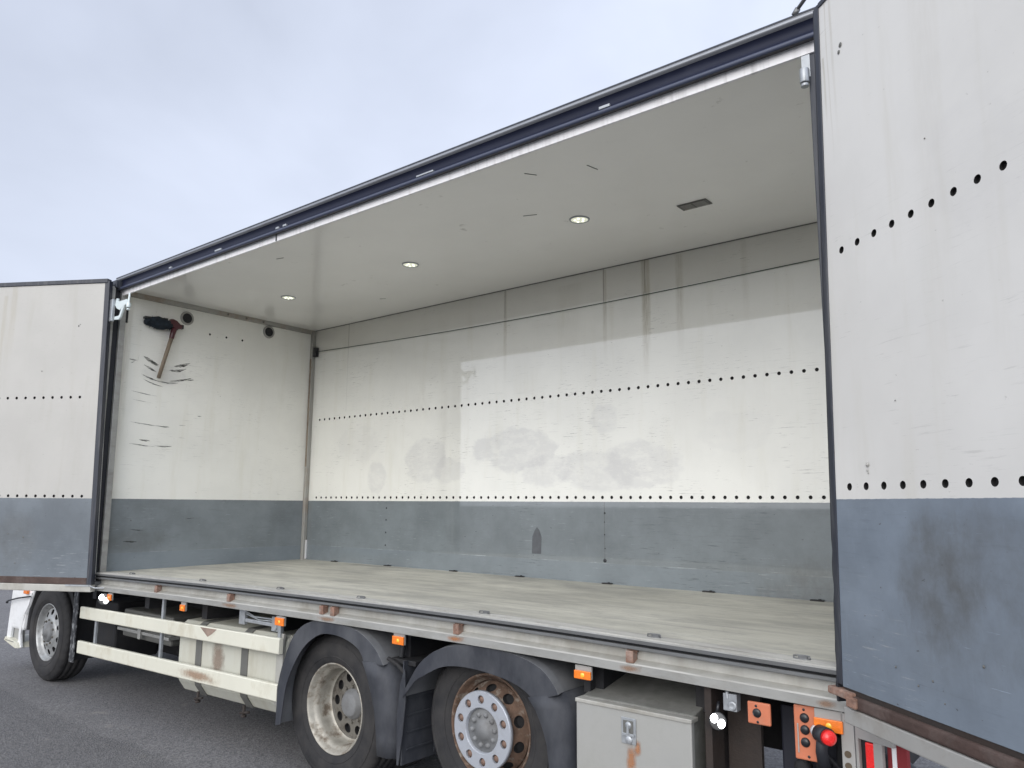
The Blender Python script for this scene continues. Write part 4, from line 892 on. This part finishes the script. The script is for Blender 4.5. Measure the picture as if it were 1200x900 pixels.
mb = MB(); mb.add([(2.08, -.0352, .90), (2.33, -.0352, .905), (2.26, -.0352, .862), (2.20, -.0352, .835), (2.15, -.0352, .862)], [(0, 1, 2, 3, 4)]); mb.build('paint_chip', mat('bare_primer', (.25, .185, .15), .8, var=.2, vscale=20), truck)
for (x0, x1, z0, z1, y) in ((1.75, 2.40, .475, .570, -.0352),):
    mb = MB(); mb.add([(x0, y, z0), (x1, y, z0 + .015), (x1, y, z1), (x0, y, z1 - .01)], [(0, 1, 2, 3)]); mb.build('brown_stain', m_bleedl, truck)

# fuel tank behind the guards
mb = MB(); prof = [(.06, .44), (.045, .50), (.045, .84), (.06, .90), (.10, .93), (.64, .955), (.68, .93), (.70, .86), (.70, .44), (.66, .37), (.12, .355)]
mb.extrude_x(prof, [1.62, 3.14], lambda x: .02 * (x - 1.6) - .03, closed=True); tk = mb.build('fuel_tank', m_tank, truck, bevel=.015, label='dirty white fuel tank behind the side guards')
for x in (1.95, 2.62):
    mb = MB(); pr = [(y_ - .008 if y_ < .3 else y_, z_ + (.008 if z_ > .6 else -.008)) for y_, z_ in prof]
    mb.extrude_x(pr, [x - .045, x + .045], lambda x_: .02 * (x - 1.6) - .03, closed=True); mb.build('strap', m_strap, tk, bevel=.004)
    mb = MB(); mb.tube([(x + .02, .05, .37), (x + .02, .05, .29)], .012, 8); mb.tube([(x - .03, .05, .305), (x + .09, .05, .33)], .010, 6); mb.lathe((x + .02, .05, .285), [(0, 0), (0, .022), (.014, .022), (.014, 0)], 6, axis='z'); mb.build('drain_bolt', m_brown, tk)
mb = MB(); mb.add([(2.12, .0435, .46), (2.36, .0435, .46), (2.34, .0435, .86), (2.16, .0435, .86)], [(0, 1, 2, 3)]); mb.build('brown_stain', m_brownst, tk)
mb = MB(); mb.box((3.06, .02, .44), (3.14, .04, .95)); mb.build('tank_end', m_alul, tk, bevel=.003)
# battery box and gear in the gap ahead of the tank
mb = MB(); mb.box((.20, .22, .60), (1.15, .70, .86)); bb = mb.build('battery_box', m_strap, truck, bevel=.02)
mb = MB(); mb.box((.17, .18, .76), (1.18, .72, .80)); mb.box((.17, .18, .66), (1.18, .72, .69)); mb.box((.62, .165, .62), (.67, .18, .84)); mb.build('lid', m_boxg, bb, bevel=.006)
mb = MB(); mb.box((-.40, .20, .35), (.10, .65, .90)); mb.build('underside_box', m_chassis, truck, bevel=.02)
mb = MB(); mb.tube([(1.2, .35, .50), (1.6, .3, .52)], .06, 14); mb.build('air_tank', m_chassis, truck)
# grey winch bracket hung under the rail
mb = MB()
mb.box((2.545, .02, .965), (2.62, .05, 1.075)); mb.box((2.98, .02, .955), (3.10, .05, 1.060)); mb.box((2.60, .028, .985), (3.02, .042, 1.012))
mb.tube([(2.62, .03, 1.065), (2.75, .028, 1.035), (3.0, .028, 1.040)], .007, 6); mb.tube([(2.62, .035, 1.045), (2.80, .030, 1.018), (3.0, .030, 1.025)], .006, 6)
mb.lathe((3.03, .018, .985), [(0, 0), (-.01, .022), (0, .026)], 12); mb.build('spare_bracket', m_metal, truck, bevel=.005)

# toolbox
mb = MB(); bx0, bx1 = 5.765, 6.405
mb.box((bx0 + .01, .0, .40), (bx1 - .01, .62, .965), mp=lambda x, y, z: (x, y, z + (.0 if z < .9 else -.035 + .12 * y / .62))); tb = mb.build('toolbox', m_boxd, truck, bevel=.006, label='grey steel toolbox with a rust-streaked latch')
mb = MB(); mb.box((bx0, -.045, .38), (bx1, -.012, .915)); mb.build('door', m_boxg, tb, bevel=.006)
mb = MB(); mb.box((bx0 - .003, -.052, .905), (bx1 + .004, .02, .925)); mb.build('lid_edge', m_alul, tb, bevel=.004)
mb = MB(); mb.box((6.035, -.052, .758), (6.115, -.046, .878)); la = mb.build('latch', m_metal, tb, bevel=.002)
mb = MB(); mb.box((6.047, -.056, .800), (6.102, -.052, .866)); mb.build('recess', m_strap, la, bevel=.002)
mb = MB(); mb.lathe((6.076, -.058, .845), [(.004, .018), (0, .016), (-.004, .008), (-.004, 0)], 16); mb.box((6.070, -.064, .805), (6.082, -.056, .845)); mb.box((6.044, -.060, .795), (6.108, -.053, .808)); mb.lathe((6.078, -.056, .778), [(.004, .020), (-.003, .019), (-.006, .012), (-.008, 0)], 16); mb.build('handle', m_metal, la, bevel=.0015)
mb = MB(); mb.add([(6.05, -.0465, .60), (6.12, -.0465, .60), (6.12, -.0465, .775), (6.05, -.0465, .775)], [(0, 1, 2, 3)]); mb.build('rust_stain', m_bleed, tb)
mb = MB(); mb.add([(6.10, -.0463, .70), (6.145, -.0463, .70), (6.145, -.0463, .79), (6.10, -.0463, .79)], [(0, 1, 2, 3)]); mb.build('rust_stain', m_bleed, tb)
# hangers next to the toolbox
mb = MB(); mb.box((6.455, -.01, .30), (6.49, .12, zb(6.47) - .004)); mb.box((6.455, .0, .30), (6.462, .40, zb(6.47) - .004)); mb.build('hanger', m_brown, truck, bevel=.003)
mb = MB(); mb.box((6.50, .14, .30), (6.66, .17, 1.06)); mb.build('hanger', m_brown, truck, bevel=.003)
mb = MB(); mb.box((5.75, .05, .93), (5.79, .10, 1.06)); mb.build('hanger', m_chassis, truck, bevel=.003)
mb = MB(); mb.box((6.73, .20, .25), (7.09, .23, 1.0)); mb.build('splash_sheet', mat('dark_blue_sheet', (.010, .011, .02), .6), truck, bevel=.01)
mb = MB()
for (x, y, z, r_) in ((6.86, .10, .78, .035), (6.90, .12, .70, .045), (6.95, .10, .80, .03), (7.03, .12, .76, .03)): mb.lathe((x, y, z), [(.03, r_ * .5), (.02, r_), (-.02, r_), (-.03, r_ * .55), (-.03, 0)], 16)
mb.tube([(6.84, .08, .95), (6.87, .08, .84), (6.88, .1, .74), (6.84, .1, .6)], .012, 8); mb.tube([(6.93, .08, .98), (6.97, .06, .86), (7.02, .09, .80), (7.05, .1, .6)], .010, 8); mb.build('air_valves', m_chassis, truck)
mb = MB(); mb.box((6.55, -.015, .985), (6.615, .03, 1.06)); mb.lathe((6.595, -.018, 1.01), [(0, .022), (-.006, .018), (-.006, .010), (0, 0)], 14); mb.tube([(6.57, -.012, 1.07), (6.57, -.012, 1.035)], .008, 8); mb.build('hook_block', m_metal, truck, bevel=.008)

# work lamps (lit)
def work_lamp(x, y, z, ax, r_, m_l):
    ax = Vector(ax).normalized(); u = ax.cross(Vector((0, 0, 1))).normalized(); v = u.cross(ax)
    def ring(t, r): return [tuple(Vector((x, y, z)) + ax * t + (u * math.cos(2 * math.pi * k / 20) + v * math.sin(2 * math.pi * k / 20)) * r for k in range(1))]
    def lat(prof, mb):
        vs = []
        for t, r in prof:
            for k in range(20):
                a = 2 * math.pi * k / 20; vs.append(tuple(Vector((x, y, z)) + ax * t + (u * math.cos(a) + v * math.sin(a)) * r))
        mb.add(vs, [(j * 20 + k, j * 20 + (k + 1) % 20, (j + 1) * 20 + (k + 1) % 20, (j + 1) * 20 + k) for j in range(len(prof) - 1) for k in range(20)], 0, True)
    mb = MB(); lat([(-.05, 0), (-.05, r_ * .5), (-.02, r_ * .95), (.012, r_ * 1.1), (.016, r_ * 1.02), (.010, r_ * .98)], mb); mb.tube([(x, y, z + r_), (x, y + .02, z + r_ * 2.2)], .008, 6); h = mb.build('work_lamp', m_blackp, truck, label='lit white work lamp under the side rail')
    mb = MB(); lat([(.008, r_ * .98), (.010, r_ * .5), (.011, 0)], mb); g_ = mb.build('lens', mat('lamp_reflector', (.10, .10, .10), .3, .3), h)
    for sgn in (-1, 1):
        mb = MB(); cc = Vector((x, y, z)) + ax * .013 + (u * .45 * sgn + v * .32 * sgn) * r_
        vs = [tuple(cc + (u * math.cos(2 * math.pi * k / 16) * .46 + v * math.sin(2 * math.pi * k / 16) * .56) * r_) for k in range(16)]
        mb.add(vs, [tuple(range(16))]); mb.build('bulb', m_l, h)
work_lamp(6.525, -.025, .937, (.5, -.85, .10), .036, m_lampw)
work_lamp(.27, -.01, .975, (.72, -.69, .06), .050, m_lampw)
# side marker reflectors
def marker(x, z, w_, h_, plate_h, m_=None, label=None):
    mb = MB(); mb.box((x - w_ / 2, -.034, z - h_ / 2), (x + w_ / 2, -.020, z + h_ / 2 + plate_h)); o = mb.build('side_marker', m_plate, truck, bevel=.002, label=label)
    mb = MB(); mb.box((x - w_ / 2 - .001, -.046, z - h_ / 2), (x + w_ / 2 + .001, -.034, z + h_ / 2)); mb.build('lens', m_amber, o, bevel=.004)
    mb = MB(); mb.lathe((x + .003, -.0475, z), [(.001, .012), (-.002, .008), (-.002, 0)], 14); mb.build('bulb', m_amberc, o)
marker(.44, 1.005, .082, .055, .01); marker(1.79, 1.025, .075, .052, .02)
marker(3.166, 1.046, .105, .055, .010); marker(4.422, 1.055, .100, .050, .022); marker(5.802, 1.038, .100, .042, .024)
marker(7.02, 1.005, .115, .05, .035)
# orange bracket plates with bungs
mb = MB(); mb.box((6.672, -.036, .955), (6.775, -.020, 1.048)); p1 = mb.build('orange_plate', m_salmon, truck, bevel=.006)
mb = MB(); mb.lathe((6.715, -.038, 1.003), [(.002, .020), (-.004, .017), (-.006, .008), (-.006, 0)], 16); mb.build('bung', m_blackp, p1)
for a_ in ((6.712, -.037, 1.032), (6.718, -.037, .966)): mb = MB(); mb.lathe(a_, [(0, .006), (-.002, 0)], 10); mb.build('screw', m_blackp, p1)
mb = MB(); mb.box((6.872, -.026, .845), (6.985, -.008, 1.065)); p2 = mb.build('orange_plate', m_salmon, truck, bevel=.006)
for z in (1.015, .967, .917): mb = MB(); mb.lathe((6.918, -.028, z), [(.002, .020), (-.004, .018), (-.008, .008), (-.008, 0)], 16); mb.build('bung', m_blackp, p2)
for a_ in ((6.916, -.027, 1.048), (6.930, -.027, .862)): mb = MB(); mb.lathe(a_, [(0, .006), (-.002, 0)], 10); mb.build('screw', m_blackp, p2)
mb = MB(); mb.box((6.886, -.030, .872), (6.892, -.026, .99)); mb.build('worn_edge', m_boxg, p2, bevel=.002)
# rubber arm marker lamp with red end
mb = MB(); mb.tube([(6.965, -.03, .975), (6.985, -.05, .972)], .026, 16); arm = mb.build('marker_arm', m_strip, truck)
mb = MB(); mb.tube([(6.985, -.05, .972), (7.03, -.09, .972)], [.034, .036], 18); mb.tube([(7.0, -.06, .965), (6.99, -.05, .90), (6.99, -.02, .82)], .024, 12); mb.build('rubber_boot', m_rubber, arm)
mb = MB(); mb.tube([(7.03, -.09, .972), (7.046, -.105, .972), (7.052, -.11, .972)], [.031, .028, .012], 18); mb.build('red_lens', m_redlit, arm)

# rear end: upright plate, lamp panel, striped board, rear beam
mb = MB(); mb.box((7.066, -.034, .40), (7.118, -.018, 1.062)); rp = mb.build('rear_upright', m_plate, truck, bevel=.003)
mb = MB(); mb.lathe((7.088, -.036, 1.034), [(0, .005), (-.001, 0)], 10); mb.lathe((7.09, -.0355, .905), [(0, .014), (-.001, 0)], 16); mb.lathe((7.09, -.0355, .86), [(0, .014), (-.001, 0)], 16); mb.build('bolt_marks', mat('grease_mark', (.10, .075, .05), .8), rp)
c20, s20 = math.cos(R(20)), math.sin(R(20))
def mt(u, w_, z): return (7.122 + c20 * u + s20 * w_, -.034 - s20 * u + c20 * w_, z)
# lamp panel: frame pieces around the recess
mb = MB()
for a, b_ in (((0, 0, .975), (.165, .02, 1.06)), ((0, 0, .45), (.012, .02, .975)), ((.078, 0, .45), (.115, .02, .975)), ((.012, 0, .45), (.078, .02, .848))): mb.box(a, b_, mp=mt)
tl = mb.build('tail_lamp_panel', m_plate, truck, bevel=.0015)
mb = MB(); mb.box((.012, .018, .848), (.078, .03, .975), mp=mt); mb.build('recess', m_blackp, tl)
mb = MB(); mb.box((.040, .002, .855), (.077, .018, .968), mp=mt); mb.build('lens', m_redlit, tl, bevel=.004)
mb = MB(); mb.box((.118, .03, .45), (.20, .05, 1.03), mp=mt); st = mb.build('warning_board', m_redm, truck, bevel=.002)
mb = MB(); mb.box((.140, .026, .45), (.158, .029, 1.03), mp=mt); mb.build('white_stripe', m_strip, st)
mb = MB(); mb.box((7.02, .03, .50), (7.30, .10, .70)); mb.box((7.0, .10, .62), (7.10, 2.45, 1.05)); mb.build('rear_beam', m_chassis, truck, bevel=.01)
mb = MB(); mb.tube([(7.20, -.02, .90), (7.27, .04, .87), (7.34, .02, .86)], [.03, .045, .02], 14); mb.build('rubber_buffer', m_rubber, truck)
mb = MB(); mb.box((7.11, -.052, 1.055), (7.145, -.02, 1.10)); mb.build('corner_block', m_alu, truck, bevel=.004)

# ------------------------------------------------------------------ cab
mpc = lambda u, v, w_: (u, w_, v)
cabp = [(-2.34, .44), (-2.30, .88), (-2.32, 1.5), (-2.22, 2.3), (-2.05, 3.05), (-1.80, 3.20), (-.35, 3.25), (-.35, 1.08), (-.62, 1.06), (-.75, 1.12), (-1.2, 1.17), (-1.62, 1.06), (-1.72, .83), (-1.79, .72), (-1.87, .62), (-1.90, .44)]
mb = MB(); mb.prism(cabp, .08, 2.48, mpc); cab = mb.build('cab', m_white, truck, bevel=.03, label='white cab ahead of the box, mostly behind the left door')
mb = MB(); mb.box((-1.95, .070, 1.95), (-1.05, .079, 2.75)); mb.build('side_window', m_glass, cab, bevel=.003)
mb = MB(); mb.prism([(-2.30, 1.9), (-2.10, 2.8), (-2.12, 2.8), (-2.32, 1.9)], .25, 2.3, mpc); mb.build('windscreen', m_glass, cab)
mb = MB(); mb.box((-1.98, .066, 1.15), (-.98, .078, 1.88)); cd = mb.build('cab_door', m_white, cab, bevel=.004)
mb = MB(); mb.box((-1.20, .045, 1.60), (-1.05, .064, 1.63)); mb.build('handle', m_blackp, cd, bevel=.004)
# corner skirt with step
mb = MB(); mb.prism([(-2.355, .30), (-2.30, .88), (-2.22, .88), (-2.245, .56), (-2.255, .33)], .075, .10, mpc)
mb.prism([(-2.255, .33), (-2.245, .56), (-2.05, .56), (-1.96, .585), (-1.885, .62), (-1.93, .50), (-1.95, .40), (-1.90, .26), (-2.0, .255), (-2.0, .45), (-2.08, .50), (-2.22, .50), (-2.235, .335)], .075, .10, mpc)
mb.prism([(-2.22, .88), (-2.245, .56), (-2.05, .56), (-1.96, .585), (-1.885, .63), (-1.79, .74), (-1.72, .88)], .076, .105, mpc)
mb.build('step_surround', m_white, cab, bevel=.003)
mb = MB(); mb.box((-2.245, .11, .30), (-1.96, .13, .56)); mb.build('step_well', m_boxg, cab)
mb = MB(); mb.prism([(-2.35, .30), (-2.32, .34), (-1.96, .31), (-1.91, .255), (-2.0, .245)], .05, .30, mpc); mb.build('step', m_cream, cab, bevel=.004)
mb = MB(); mb.box((-2.30, .048, .305), (-2.05, .30, .312)) ; mb.build('step_tread', m_strap, cab)
mb = MB(); mb.tube([(-2.33, .04, .73), (-2.28, .03, .75), (-2.0, .03, .80), (-1.70, .05, .84)], .009, 6); mb.lathe((-2.33, .045, .73), [(0, .018), (-.02, .014), (-.02, 0)], 10); mb.build('rubber_stay', m_rubber, cab)
mb = MB(); mb.box((-1.90, .045, .855), (-1.80, .075, .895)); mb.build('side_marker', m_amber, cab, bevel=.006)
# wheel-arch liner of the cab
k_ = 24; mb = MB(); vs = []
for i in range(k_ + 1):
    a = math.pi * (1.02 - 1.04 * i / k_); vs += [(-1.2 + .60 * math.cos(a), .10, .50 + .60 * math.sin(a)), (-1.2 + .60 * math.cos(a), .62, .50 + .60 * math.sin(a)), (-1.2 + .65 * math.cos(a), .10, .50 + .66 * math.sin(a))]
mb.add(vs, [(3 * i, 3 * i + 3, 3 * i + 4, 3 * i + 1) for i in range(k_)] + [(3 * i, 3 * i + 3, 3 * i + 5, 3 * i + 2) for i in range(k_)], 0, True); mb.build('wheel_arch', m_chassis, cab)

# ------------------------------------------------------------------ render settings
sc.render.engine = 'CYCLES'
sc.cycles.max_bounces = 10; sc.cycles.diffuse_bounces = 6
sc.cycles.use_adaptive_sampling = True
try: sc.cycles.use_denoising = True
except Exception: pass
